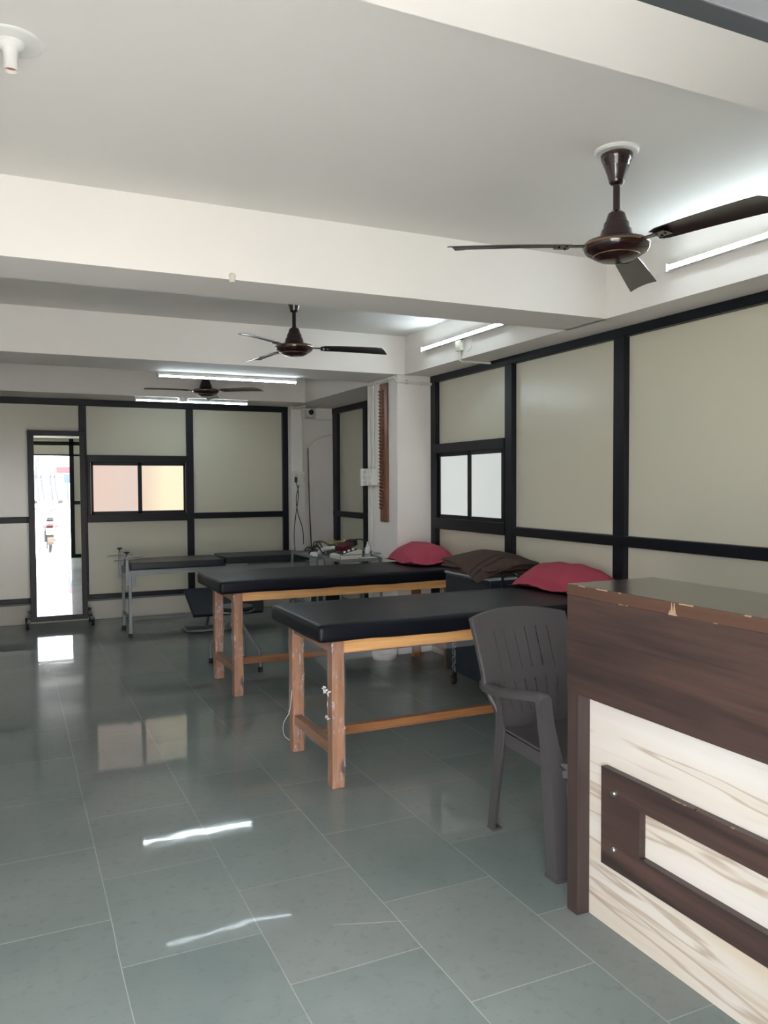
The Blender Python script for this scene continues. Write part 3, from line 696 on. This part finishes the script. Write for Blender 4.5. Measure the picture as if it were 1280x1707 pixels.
# ------------------------------------------------------------------ plastic chair (faces the doorway)
def plastic_chair():
    cx = 1.985; t = thing('plastic_chair', (cx, 2.5, 0), 'dark grey plastic armchair with slatted back beside the reception counter', 'chair')
    zs = .415
    # seat: dished grid
    m = MB(); n = 16; G = {}
    for i in range(n+1):
        for j in range(n+1):
            u, v = -1+2*i/n, j/n
            w_ = .205+.025*(1-v)-.012*v
            x = cx+u*w_; y = 2.275+v*.475
            z = zs-.018*(1-u*u)*(1-(2*v-1)**2)+.012*u**4 - .030*max(0, .12-v)/.12
            G[i, j] = m.bm.verts.new((x, y, z))
    for i in range(n):
        for j in range(n): m.face([G[i, j], G[i+1, j], G[i+1, j+1], G[i, j+1]])
    build('seat', m, PLAST, t, True, 60, solid=.006)
    m = MB()
    ap = [(cx-.222, 2.30), (cx-.192, 2.74), (cx+.192, 2.74), (cx+.222, 2.30), (cx+.20, 2.272), (cx-.20, 2.272)]
    for i, (x, y) in enumerate(ap):
        x2, y2 = ap[(i+1) % len(ap)]; m.bar((x, y, zs-.028), (x2, y2, zs-.028), .006, .052)
    build('seat_apron', m, PLAST, t)
    # backrest shell: u across, v up, curved; slots left open
    cols = [-1, -.93, -.84, -.70]
    slots = []
    for k in range(6):
        a = -.58+k*.232
        cols += [a-.011, a+.011]; slots.append((a-.011, a+.011))
    cols += [.70, .84, .93, 1]; cols = sorted(set(cols))
    rows = [0, .06, .12, .20, .30, .38, .43, .475, .53, .60, .68, .76, .83, .87, .91, .95, 1]
    def BP(u, v):
        hw = .185+.045*min(1, v/.55)+.010*v - .03*max(0, .12-abs(v-.42))/.12*0
        hw += .018*math.exp(-((v-.36)/.10)**2)
        y = 2.735+.150*v+.030*v*v - .045*u*u*(.4+.6*v)
        z = zs-.005+v*.46-.028*u*u*(v**3)
        return Vector((cx+u*hw, y, z))
    m = MB(); V = {}
    for i, u in enumerate(cols):
        for j, v in enumerate(rows): V[i, j] = m.bm.verts.new(BP(u, v))
    for i in range(len(cols)-1):
        for j in range(len(rows)-1):
            um = (cols[i]+cols[i+1])/2; vm = (rows[j]+rows[j+1])/2
            if any(a < um < b_ for a, b_ in slots):
                if .12 < vm < .38 or .475 < vm < (.83 if abs(um) > .4 else .83): continue
            m.face([V[i, j], V[i+1, j], V[i+1, j+1], V[i, j+1]])
    build('backrest', m, PLAST, t, True, 40, solid=.007)
    # rolled rim of the back
    m = MB(); rim = [BP(-1, v) for v in rows]+[BP(u, 1) for u in cols[1:-1]]+[BP(1, v) for v in rows[::-1]]
    rings = []
    for i, p in enumerate(rim):
        tdir = (rim[min(i+1, len(rim)-1)]-rim[max(i-1, 0)]).normalized(); bk = Vector((0, 1, 0)); o_ = tdir.cross(bk).normalized()
        rings.append([p+bk*.020-o_*.002, p+bk*.020+o_*.003, p-bk*.004+o_*.005, p-bk*.007-o_*.004])
    m.loft(rings); build('back_rim', m, PLAST, t, True, 50)
    # arms and legs
    for s_ in (-1, 1):
        X = lambda d: cx+s_*d
        m = MB(); path = [(.206, 2.83, .588, .040), (.226, 2.77, .586, .048), (.242, 2.67, .594, .052), (.254, 2.56, .612, .054), (.264, 2.46, .632, .055), (.269, 2.38, .648, .056), (.268, 2.335, .652, .054), (.266, 2.318, .640, .050)]
        rings = []
        for d, y, z, w_ in path:
            rings.append([(X(d-w_/2), y, z+.002), (X(d-w_/4), y, z+.008), (X(d+w_/4), y, z+.008), (X(d+w_/2), y, z), (X(d+w_/2), y, z-.022), (X(d+w_/2-.006), y, z-.022), (X(d+w_/2-.008), y, z-.006), (X(d-w_/2), y, z-.006)])
        m.loft(rings); build('armrest', m, PLAST, t, True, 40)
        # front leg: post under the arm running on as an angle-section leg
        m = MB(); path = [(.268, 2.322, .640, .052, .030), (.260, 2.315, .56, .050, .034), (.248, 2.302, .47, .052, .046), (.243, 2.290, .40, .062, .060), (.242, 2.278, .28, .062, .062), (.243, 2.262, .12, .060, .060), (.244, 2.255, .035, .058, .058), (.246, 2.252, 0, .060, .064)]
        rings = []
        for d, y, z, w_, dp in path:
            o1 = d+.022; th = .007
            rings.append([(X(o1), y, z), (X(o1-w_), y, z), (X(o1-w_), y+th, z), (X(o1-th), y+th, z), (X(o1-th), y+dp, z), (X(o1), y+dp, z)])
        m.loft(rings)
        m.box(X(.270), X(.206), 2.248, 2.320, 0, .014, .003)
        build('leg', m, PLAST, t, True, 30)
        m = MB(); path = [(.190, 2.755, .60, .030, .034), (.186, 2.745, .50, .036, .040), (.192, 2.735, .42, .050, .060), (.200, 2.735, .32, .050, .060), (.208, 2.745, .18, .046, .050), (.214, 2.755, .04, .040, .044), (.216, 2.757, 0, .042, .046)]
        rings = []
        for d, y, z, w_, dp in path:
            o1 = d+.016; th = .007
            rings.append([(X(o1), y, z), (X(o1-w_), y, z), (X(o1-w_), y-th, z), (X(o1-th), y-th, z), (X(o1-th), y-dp, z), (X(o1), y-dp, z)])
        m.loft(rings); m.box(X(.234), X(.190), 2.708, 2.760, 0, .010, .003)
        build('leg', m, PLAST, t, True, 30)
plastic_chair()

# ------------------------------------------------------------------ reception counter
ky0, ky1 = 0.86, 2.112
t = thing('reception_counter', (1.83, 1.5, 0), 'dark walnut reception counter with cream veined front panel on the right', 'counter')
build('countertop', MB().box(1.651, 2.02, ky0, ky1, 1.050, 1.087, .0015), WALNUTG, t)
build('edge_strip', MB().box(1.649, 1.652, ky0, ky1, 1.051, 1.0855), WALNUTE, t)
build('fascia', MB().box(1.651, 1.674, ky0, ky1, .731, 1.050, .001).box(1.674, 2.0, ky1-.02, ky1, .731, 1.050), WALNUT, t)
build('end_post', MB().box(1.653, 1.705, 2.058, ky1-.001, 0, .731, .002), WALNUTZ, t)
build('front_panel', MB().box(1.702, 1.722, ky0, 2.06, 0, .74), MARBLE, t)
build('end_panel', MB().box(1.705, 2.0, ky1-.022, ky1-.002, 0, .731), WALNUTZ, t)
build('desk_top', MB().box(1.722, 2.42, ky0, 1.95, .715, .74, .002), WALNUT, t)
m = MB(); zo0, zo1, zi0, zi1, yo, yi = .211, .521, .294, .437, 1.973, 1.803; xa, xb = 1.678, 1.702; ylo = .95
m.box(xa, xb, yi, yo, zo0, zo1); m.box(xa, xb, ylo, yi, zi1, zo1); m.box(xa, xb, ylo, yi, zo0, zi0); m.box(xa, xb, ylo-.17, ylo, zo0, zo1)
orn = build('raised_frame', m, WALNUT, t)
for z_ in (.452, .275):
    build('stud', MB().lathe([(.0, -.008), (.008, -.007), (.012, -.002), (.012, 0)], (xa, 1.914, z_), 16, 'X'), CHROME, orn, True)
rnd = random.Random(4)
for y, L in ((2.035, .03), (1.94, .05), (1.86, .012), (1.60, .05), (1.40, .02)): build('chip', MB().box(1.6478, 1.6500, y-L/2, y+L/2, 1.0855-.002, 1.0872), BIRCH, t)
for y, L in ((1.855, .02), (1.83, .008), (1.65, .03), (1.50, .015)): build('chip', MB().box(1.6478, 1.6500, y-L/2, y+L/2, 1.0503, 1.0525), BIRCH, t)
m = MB(); m.prism([(1.6480, 1.664, 1.051), (1.6480, 1.660, 1.063), (1.6480, 1.657, 1.054), (1.6480, 1.653, 1.086), (1.6480, 1.647, 1.058), (1.6480, 1.643, 1.0865), (1.6480, 1.637, 1.056), (1.6480, 1.630, 1.051)], (.0015, 0, 0)); build('chip', m, BIRCH, t)
for i in range(7):
    y = 1.68-rnd.random()*.24; build('chip', MB().box(xa-.001, xa+.004, y, y+.012, zo1-.0012, zo1+.0008), BIRCH, orn)

# ------------------------------------------------------------------ wheeled mirror
mx0, mx1, my = .160, .692, 8.62
t = thing('wheeled_mirror', (.43, my, 0), 'tall black framed dressing mirror on castors against the back wall', 'mirror')
MYAW = radians(0.0)
m = MB(); m.box(mx0, mx0+.058, my-.018, my+.015, .055, 1.955, .004); m.box(mx1-.052, mx1, my-.018, my+.015, .055, 1.955, .004)
m.box(mx0, mx1, my-.02, my+.015, 1.905, 1.955, .004); m.box(mx0, mx1, my-.02, my+.015, .055, .105, .004); m.box(mx0+.01, mx1-.01, my+.004, my+.014, .06, 1.95)
build('mirror_frame', m, ALU, t)
build('mirror_glass', MB().box(mx0+.05, mx1-.045, my-.006, my, .10, 1.91), MIRROR, t)
for x in (mx0-.02, mx1+.02):
    s_ = -1 if x < .4 else 1
    m = MB(); m.bar((x, my+.13, .085), (x, my-.17, .085), .03, .03); m.bar((x-s_*.0, my, .085), (x-s_*.0, my, .16), .03, .03); m.bar((x, my, .15), (x-s_*.03, my, .15), .03, .03)
    f = build('foot', m, DARKP, t)
    for y in (my+.11, my-.15):
        build('castor', MB().lathe([(.010, -.016), (.026, -.014), (.030, -.006), (.030, .006), (.026, .014), (.010, .016)], (x+s_*.012, y, .031), 18, 'X').box(x-.008, x+.03*s_, y-.012, y+.012, .05, .085, .002), RUBBER, f, True)

# ------------------------------------------------------------------ steel couch at the back
X0, X1, Ya, Yb_ = .95, 2.74, 7.65, 8.17
t = thing('steel_couch', (1.85, 7.9, 0), 'grey steel treatment couch with split charcoal mattress along the back wall', 'treatment couch')
build('mattress', cushion(MB(), X0+.045, 1.868, Ya-.005, Yb_, .625, .690, .012, .001), BLACKV2, t, True, 60)
build('mattress', cushion(MB(), 1.885, X1, Ya-.005, Yb_, .640, .705, .012, .001), BLACKV2, t, True, 60)
m = MB(); m.box(X0+.02, X1, Ya, Ya+.004, .575, .625); m.box(X0+.02, X1, Ya, Ya+.035, .620, .624); m.box(X0+.02, X1, Yb_-.004, Yb_, .575, .625)
m.box(X0+.02, X0+.024, Ya, Yb_, .575, .625); m.box(X1-.004, X1, Ya, Yb_, .575, .625); m.box(1.88, 2.10, Ya, Yb_, .615, .64)
build('side_rail', m, STEEL, t)
for x in (X0+.035, X1-.04):
    for y in (Ya+.01, Yb_-.03):
        l_ = build('leg', MB().bar((x, y, .03), (x, y, .60), .028, .028, bev=.003), STEEL, t)
        build('rubber_foot', MB().box(x-.018, x+.018, y-.018, y+.018, 0, .035, .004), RUBBER, l_)
    build('end_stretcher', MB().bar((x, Ya+.01, .17), (x, Yb_-.03, .17), .022, .022), STEEL, t)
m = MB()
for y in (Ya+.005,): m.box(X0+.05, X0+.085, y-.006, y, .46, .60, .002)
for i in range(3): m.lathe([(0, -.006), (.006, -.004), (.006, 0)], (X0+.066, Ya-.001, .49+.045*i), 8, 'Y')
build('gusset_plate', m, STEEL, t)
for y in (Ya-.018, Yb_-.01):
    p = build('traction_plate', MB().box(X0-.005, X0+.022, y-.004, y+.004, .485, .755, .002), STEEL, t)
    build('traction_rod', MB().tube([(X0-.11, y-.008, .722), (X0+.13, y-.008, .730)], .006, 10), CHROME, p, True)
    build('knob', MB().lathe([(.006, .755), (.006, .775), (.010, .78), (.026, .788), (.028, .796), (.018, .80)], (X0+.008, y, 0), 8), DARKP, p)
build('rod_sleeve', MB().tube([(X0+.06, Ya-.03, .742), (X0+.16, Ya-.026, .746)], .004, 8), CHROME, t)
# pipe loop on the ground under the couch end
m = MB(); m.tube([(1.05, 8.50, .02), (1.66, 8.50, .02)], .012, 8)
tag(rebase(build('floor_pipe', m, STEEL, None, True), (1.35, 8.5, .008)), 'thin grey pipe lying on the floor under the left end of the steel couch', 'pipe')

# ------------------------------------------------------------------ dark exercise board on tubular base
t = thing('exercise_bench', (1.80, 7.40, 0), 'low exercise bench with dark tilted pad on a grey tube base beneath the steel couch', 'exercise bench')
m = MB(); rings = []
A = Vector((1.455, 7.58, .405)); B_ = Vector((2.22, 7.58, .405)); C_ = Vector((2.16, 7.36, .185)); D_ = Vector((1.50, 7.36, .185))
nn = (B_-A).cross(D_-A).normalized()*.045
m.loft([[A, B_, C_, D_], [A-nn, B_-nn, C_-nn, D_-nn]]); build('pad', m, BLACKV2, t, bevel=.008)
lp = [(1.50, 7.62), (1.95, 7.62), (1.95, 7.90), (1.50, 7.90)]
pts = []
for i, (x, y) in enumerate(lp):
    cxx, cyy = 1.725, 7.76
    for q in range(5):
        a0 = [225, 315, 45, 135][i]-45+q*22.5; pts.append((x+(.05 if x < cxx else -.05)+.05*cos(radians(a0)), y+(.05 if y < cyy else -.05)+.05*sin(radians(a0)), .016))
build('base_loop', MB().tube(pts, .014, 10, closed=True), STEEL, t, True)
build('post', MB().tube([(1.725, 7.83, .02), (1.725, 7.62, .30)], .014, 10).tube([(1.725, 7.64, .016), (1.725, 7.88, .016)], .012, 8).tube([(1.9, 7.64, .016), (1.9, 7.56, .33)], .012, 8), STEEL, t, True)

# ------------------------------------------------------------------ stool with splayed tube legs
t = thing('round_stool', (1.56, 6.08, 0), 'round stool with splayed grey tube legs behind the farther wooden table', 'stool')
c = (1.56, 6.08)
build('seat', MB().lathe([(0, .425), (.13, .425), (.145, .435), (.150, .455), (.140, .472), (0, .478)], (c[0], c[1], 0), 32), BLACKV2, t, True)
build('seat_ring', MB().lathe([(.146, .432), (.155, .436), (.155, .446), (.146, .450)], (c[0], c[1], 0), 32), CHROME, t, True)
build('column', MB().tube([(c[0], c[1], .14), (c[0], c[1], .43)], .014, 12), STEEL, t, True)
for fx, fy in ((1.682, 5.812), (1.672, 6.23), (1.415, 6.28)):
    d = Vector((fx-c[0], fy-c[1], 0)); 
    pts = [Vector((c[0], c[1], .40))+d*.08, Vector((c[0], c[1], .36))+d*.2, Vector((fx, fy, .16))-d*.06, Vector((fx, fy, .13)), Vector((fx, fy, .03))]
    l_ = build('leg', MB().tube(pts, .0135, 12), STEEL, t, True)
    build('rubber_foot', MB().lathe([(.017, 0), (.017, .035), (.013, .038)], (fx, fy, 0), 14), RUBBER, l_, True)

# ------------------------------------------------------------------ steel trolleys and their load
def trolley(x0, x1, y0, y1, zt, zl, label, rail=True):
    t = thing('steel_trolley', ((x0+x1)/2, (y0+y1)/2, 0), label, 'trolley', 'steel trolleys')
    for x in (x0, x1):
        for y in (y0, y1):
            l_ = build('leg', MB().bar((x, y, .0), (x, y, zt+.002), .018, .018, bev=.002), STEEL, t)
    for k, z_ in enumerate((zt, zl)):
        m = MB(); m.box(x0, x1, y0, y1, z_-.014, z_-.010); m.box(x0-.008, x1+.008, y0-.010, y0-.006, z_-.014, z_+.010); m.box(x0-.008, x1+.008, y1+.006, y1+.010, z_-.014, z_+.010)
        m.box(x0-.010, x0-.006, y0, y1, z_-.014, z_+.010); m.box(x1+.006, x1+.010, y0, y1, z_-.014, z_+.010)
        build('shelf', m, STEEL, t)
    if rail:
        m = MB(); z_ = zt+.045; m.tube([(x0, y0, zt), (x0, y0, z_), (x1, y0, z_), (x1, y1, z_), (x1, y1, zt)], .004, 8)
        build('guard_rail', m, STEEL, t, True)
    return t
trolley(2.47, 2.84, 6.14, 6.52, .775, .30, 'nearer steel trolley carrying a white device and a bottle, left of the column')
trolley(2.44, 2.86, 6.62, 7.30, .76, .32, 'farther steel trolley loaded with cables, joining the steel couch', False)
zt = .765
# white device with sloped side
t = thing('electrotherapy_device', (2.66, 6.35, zt), 'white wedge shaped electrotherapy device on the nearer steel trolley', 'device')
prof = [(2.50, zt), (2.70, zt), (2.70, zt+.085), (2.68, zt+.09), (2.52, zt+.045), (2.50, zt+.04)]
m = MB(); m.prism([(x, 6.22, z) for x, z in prof], (0, .25, 0)); build('case', m, WHITEG, t, bevel=.005)
m = MB(); m.prism([(2.53, 6.245, zt+.050), (2.67, 6.245, zt+.090), (2.67, 6.245, zt+.093), (2.53, 6.245, zt+.053)], (0, .20, 0)); build('control_panel', m, DARKP, t)
for i in range(3): build('dial', MB().lathe([(.012, 0), (.012, .016), (.008, .018)], (2.56+i*.04, 6.27, zt+.058+i*.011), 14), WHITEP, t, True)
t = thing('probe_case', (2.66, 6.42, zt+.09), 'maroon and black probe case lying on the white device', 'case')
m = MB(); m.bar((2.545, 6.36, zt+.090), (2.665, 6.42, zt+.125), .10, .045, bev=.008); build('body', m, MAROON, t)
m = MB(); m.bar((2.66, 6.417, zt+.123), (2.72, 6.447, zt+.140), .09, .055, bev=.008); build('end_cover', m, DARKP, t)
def bottle(c, label, h=.115):
    t = thing('squeeze_bottle', c, label, 'bottle', 'white squeeze bottles'); x, y, z = c; k = h/.115
    build('body', MB().lathe([(0, z), (.023, z), (.025, z+.004), (.025, z+.066*k), (.022, z+.074*k), (.012, z+.080*k), (0, z+.081*k)], (x, y, 0), 24), WHITEP, t, True)
    build('nozzle_cap', MB().lathe([(.014, z+.079*k), (.014, z+.088*k), (.008, z+.092*k), (.003, z+.113*k), (0, z+.115*k)], (x, y, 0), 20), WHITEP, t, True)
bottle((2.80, 6.33, .762), 'white squeeze bottle standing at the near edge of the steel trolley', .15)
bottle((2.775, 6.80, .748), 'white squeeze bottle behind the maroon probe case among the cables', .155)
m = MB(); rnd = random.Random(2)
for i in range(6):
    a = rnd.uniform(-.25, .25); mt = Matrix.Translation((2.74+rnd.uniform(-.008, .008), 6.15+.02*0, .764+.004*i)) @ Matrix.Rotation(a, 4, 'Z') @ Matrix.Diagonal((.15, .10, .003, 1)); m.obox(mt)
o = build('paper_stack', m, PAPER); 
rebase(o, (2.74, 6.15, .762)); o.location = (2.735, 6.255-.05, .763); o.location.x = 2.745; o.location.y = 6.22; tag(o, 'small stack of loose papers at the near edge of the steel trolley', 'papers')
# cable tangle
rnd = random.Random(11)
def cable(pts, r, m_, label, n=8):
    o = build('cable', MB().tube(catmull(pts, n), r, 7), m_, None, True); lo = min((v.co.z for v in o.data.vertices)); c = o.data.vertices[0].co
    rebase(o, (pts[0][0], pts[0][1], lo)); return tag(o, label, 'cable', 'cables on the trolleys')
z0 = .755
def loop(cx_, cy_, r, n, zz, tilt=0):
    return [(cx_+r*cos(2*pi*i/n)*1.1, cy_+r*sin(2*pi*i/n), zz+tilt*abs(sin(2*pi*i/n))+.004*i) for i in range(n)]
cable(loop(2.52, 6.95, .07, 7, z0+.01, .05)+loop(2.56, 6.9, .05, 6, z0+.02, .10)+[(2.70, 6.80, z0+.05), (2.74, 6.70, z0+.09), (2.66, 6.5, z0+.12)], .006, DARKP, 'black cable in large loops at the left end of the cable heap')
cable([(2.50, 7.0, z0+.01), (2.52, 6.85, z0+.10), (2.56, 6.75, z0+.02), (2.66, 6.72, z0+.05), (2.72, 6.66, z0+.11), (2.78, 6.55, z0+.16), (2.82, 6.45, z0+.16), (2.83, 6.40, z0+.12), (2.85, 6.34, z0+.02)], .006, DARKP, 'black cable arching over the white electrotherapy device')
cable([(2.56, 7.05, z0+.05), (2.62, 6.95, z0+.12), (2.68, 6.9, z0+.10), (2.74, 6.84, z0+.13), (2.80, 6.80, z0+.10)], .006, YEL, 'yellow cable at the back of the cable heap')
cable([(2.55, 6.88, z0+.02), (2.60, 6.86, z0+.06), (2.68, 6.80, z0+.07), (2.72, 6.7, z0+.07)], .02, WHITEG, 'thick pale lead lying in the cable heap')
cable([(2.60, 6.78, z0+.03), (2.68, 6.72, z0+.05), (2.76, 6.68, z0+.06)], .022, DARKP, 'thick black lead in front of the pale one in the cable heap')
m = MB(); m.obox(Matrix.Translation((2.47, 6.78, .775)) @ Matrix.Diagonal((.06, .08, .05, 1)), .02, 4); tag(rebase(build('round_probe', m, WHITEP, None, True), (2.47, 6.78, .75)), 'white rounded probe head at the left edge of the farther trolley', 'probe')
m = MB(); m.obox(Matrix.Translation((2.80, 7.05, .835)) @ Matrix.Rotation(radians(25), 4, 'Y') @ Matrix.Diagonal((.13, .10, .06, 1)), .006); tag(rebase(build('adapter_box', m, STEEL), (2.80, 7.05, .79)), 'grey tilted adapter box behind the cables at the far side of the trolley', 'adapter')
m = MB(); m.box(2.66, 2.72, 6.86, 6.93, .75, .85, .006); tag(rebase(build('power_plug', m, DARKP), (2.69, 6.9, .75)), 'black power adapter in the middle of the cable heap', 'adapter')
# boxes on the lower shelves
m = MB(); m.box(2.50, 2.70, 6.66, 6.95, .312, .45, .004); tag(rebase(build('carton', m, DARKP), (2.6, 6.8, .31)), 'black box on the lower shelf of the farther trolley', 'box')
m = MB(); m.box(2.50, 2.66, 6.98, 7.14, .312, .42, .004); tag(rebase(build('carton', m, WHITEG), (2.58, 7.05, .31)), 'pale box behind the black box on the lower trolley shelf', 'box')

# white bucket
t = thing('bucket', (2.715, 5.81, 0), 'white plastic bucket on the floor beneath the farther wooden table', 'bucket')
build('body', MB().lathe([(.092, 0), (.096, .005), (.098, .05), (.100, .06), (.102, .062), (.104, .068), (.122, .26), (.128, .262), (.128, .27), (.118, .27), (.098, .02), (0, .02)], (2.715, 5.81, 0), 36), WHITEP, t, True)
build('handle', MB().tube([(2.715+.128*cos(a), 5.81-.02-.03*sin(a), .26-.13*sin(a)) for a in [i*pi/14 for i in range(15)]], .003, 6), CHROME, t, True)

# ------------------------------------------------------------------ shoulder ladder on the column
t = thing('finger_ladder', (2.86, 6.12, 1.09), 'brown wooden notched finger ladder mounted upright on the white column', 'finger ladder')
m = MB(); m.box(2.856, 2.873, 6.045, 6.185, 1.09, 2.255, .002); build('board', m, LADDERW, t)
m = MB(); n = 34
for i in range(n):
    z_ = 1.19+i*(2.20-1.19)/n; p = (2.20-1.19)/n
    m.prism([(2.857, 6.105, z_), (2.842, 6.105, z_+p*.75), (2.842, 6.105, z_+p*.92), (2.857, 6.105, z_+p*.92)], (0, .078, 0))
build('notched_rungs', m, LADDERW, t)
m = MB()
for z_ in (2.24, 1.62, 1.12): m.lathe([(0, -.003), (.006, -.002), (.006, 0)], (2.856, 6.075, z_), 10, 'X')
build('screw', m, CHROME, t)

# switch boards
def switchboard(name, loc, w_, h, d, plane, label, rows_, cols_):
    x, y, z = loc; t = thing(name, loc, label, 'switchboard', 'white switchboards')
    if plane == 'X':
        build('box', MB().box(x-d, x, y-w_/2, y+w_/2, z, z+h, .004), WHITEP, t)
        k = 0
        for i in range(cols_):
            for j in range(rows_):
                yy = y-w_/2+(i+.5)*w_/cols_; zz = z+(j+.5)*h/rows_
                build('switch', MB().box(x-d-.005, x-d+.001, yy-w_/cols_*.30, yy+w_/cols_*.30, zz-h/rows_*.32, zz+h/rows_*.32, .0015), WHITEG, t)
    else:
        build('box', MB().box(x-w_/2, x+w_/2, y-d, y, z, z+h, .004), WHITEP, t)
        for i in range(cols_):
            for j in range(rows_):
                xx = x-w_/2+(i+.5)*w_/cols_; zz = z+(j+.5)*h/rows_
                build('switch', MB().box(xx-w_/cols_*.30, xx+w_/cols_*.30, y-d-.005, y-d+.001, zz-h/rows_*.32, zz+h/rows_*.32, .0015), WHITEG, t)
    return t
switchboard('switchboard', (2.873, 6.37, 1.395), .16, .148, .045, 'X', 'white switchboard with rows of switches on the column left of the finger ladder', 3, 4)
# the board sits past the column corner, so its plate faces the room
t = thing('switch_plate', (2.80, 6.49, 1.395), 'white switch plate with sockets at the left edge of the column', 'switchboard', 'white switchboards')
build('box', MB().box(2.80, 2.872, 6.45, 6.484, 1.395, 1.545, .003), WHITEP, t)
for i in range(2):
    for j in range(3): build('switch', MB().box(2.808+i*.032, 2.833+i*.032, 6.443, 6.451, 1.405+j*.046, 1.44+j*.046, .002), WHITEG, t)
switchboard('switchboard', (2.995, 8.73, 1.385), .15, .17, .04, 'Y', 'white switchboard with a plugged in cord on the rear pilaster', 1, 2)

# conduits
def conduit(pts, r, label, clips=()):
    p0 = pts[0]; t = thing('conduit', p0, label, 'conduit', 'white wiring conduits')
    build('pipe', MB().tube(pts, r, 10), PIPE, t, True)
    for c_ in clips: build('clip', MB().lathe([(r*1.5, -.007), (r*1.5, .007)], c_[:3], 12, c_[3]), PIPE, t)
    return t
conduit([(3.19, 5.868, 2.235), (2.865, 5.868, 2.245), (2.862, 5.90, 2.277), (2.862, 6.44, 2.277)], .012, 'white conduit running round the top of the column', [(3.10, 5.868, 2.238, 'X'), (2.96, 5.868, 2.243, 'X'), (2.862, 6.00, 2.277, 'Y'), (2.862, 6.25, 2.277, 'Y')])
conduit([(2.862, 6.33, 2.262), (2.862, 6.33, 1.54)], .010, 'white conduit dropping from the column top to the switchboard')
conduit([(2.862, 6.40, 2.262), (2.862, 6.40, 1.54)], .008, 'thinner conduit left of the one above the column switchboard')
conduit([(2.864, 6.38, 1.395), (2.864, 6.38, .30)], .008, 'white conduit running down the column from the switchboard')
conduit([(3.045, 8.72, 2.28), (3.045, 8.72, 1.555)], .012, 'white conduit dropping down the rear pilaster to its switchboard', [(3.045, 8.72, 2.1, 'Z')])
conduit([(2.93, 8.285, 2.26), (2.93, 8.70, 2.27), (3.15, 8.72, 2.27)], .011, 'white conduit under the last ceiling beam above the pilaster')
conduit([(3.165, 8.285, 2.60), (3.165, 8.285, 2.31), (3.17, 8.80, 2.29), (3.17, 8.85, 2.29)], .010, 'white conduit running down to the round camera')
conduit([(3.24, 8.862, 2.165), (3.47, 8.862, 2.165)], .007, 'thin white conduit to the right of the round camera')
conduit(catmull([(3.165, 8.862, 1.83), (3.22, 8.86, 1.89), (3.32, 8.86, 1.95), (3.46, 8.86, 1.99), (3.475, 8.86, 1.96)], 5)+[Vector((3.475, 8.86, .3))], .010, 'white conduit arching across the recess wall and down its corner')
m = MB(); m.tube(catmull([(3.165, 8.861, 1.83), (3.17, 8.858, 1.5), (3.178, 8.858, 1.1), (3.20, 8.858, .62)], 8), .008, 8)
tag(rebase(build('cable', m, DARKP, None, True), (3.18, 8.86, .62)), 'black cable hanging down the recess wall below the arching conduit', 'cable')
t = thing('mains_cable', (2.95, 8.68, .7), 'black power cord hanging from the pilaster switchboard', 'cord')
build('plug', MB().box(2.935, 2.962, 8.655, 8.688, 1.43, 1.49, .004), DARKP, t)
build('lead', MB().tube(catmull([(2.95, 8.67, 1.44), (2.975, 8.66, 1.30), (2.95, 8.66, 1.12), (2.925, 8.655, .95), (2.915, 8.65, .80), (2.93, 8.65, .6)], 8), .005, 7).tube(catmull([(2.985, 8.665, 1.40), (2.95, 8.665, 1.25), (2.965, 8.66, 1.08), (3.02, 8.66, .9), (3.03, 8.66, .72)], 8), .005, 7), DARKP, t, True)
# box and pipe under the second tube light
t = thing('junction_box', (2.93, 4.97, 2.31), 'ivory switch box with elbow conduit under the tube light over the right window', 'junction box')
build('box', MB().box(2.905, 2.935, 4.925, 4.995, 2.355, 2.43, .004), WHITEG, t)
build('round_plate', MB().lathe([(0, -.008), (.045, -.006), (.05, 0)], (2.935, 4.86, 2.39), 24, 'X'), WHITEP, t, True)
build('elbow_pipe', MB().tube([(2.922, 4.96, 2.36), (2.922, 4.96, 2.29), (2.935, 4.96, 2.285), (3.18, 4.96, 2.285)], .009, 10), WHITEG, t, True)
t = thing('junction_box', (1.62, 8.29, 2.27), 'small white junction box on the last beam behind the farthest fan', 'junction box')
build('box', MB().lathe([(0, 2.262), (.045, 2.264), (.05, 2.275), (.05, 2.30)], (1.62, 8.33-.02, 0), 24), WHITEP, t, True)
# camera
t = thing('security_camera', (3.175, 8.86, 2.24), 'white square security camera with black round lens above the recess', 'camera')
build('housing', MB().box(3.108, 3.245, 8.80, 8.868, 2.175, 2.290, .012), mat('grey_white_plastic', (184, 184, 182), .4), t)
build('dome_ring', MB().lathe([(.052, 0), (.050, -.018), (.040, -.028), (.0, -.028)], (3.178, 8.80, 2.243), 28, 'Y'), WHITEP, t, True)
build('lens', MB().lathe([(.034, -.026), (.028, -.042), (.014, -.05), (0, -.052)], (3.178, 8.80, 2.243), 28, 'Y'), DARKP, t, True)
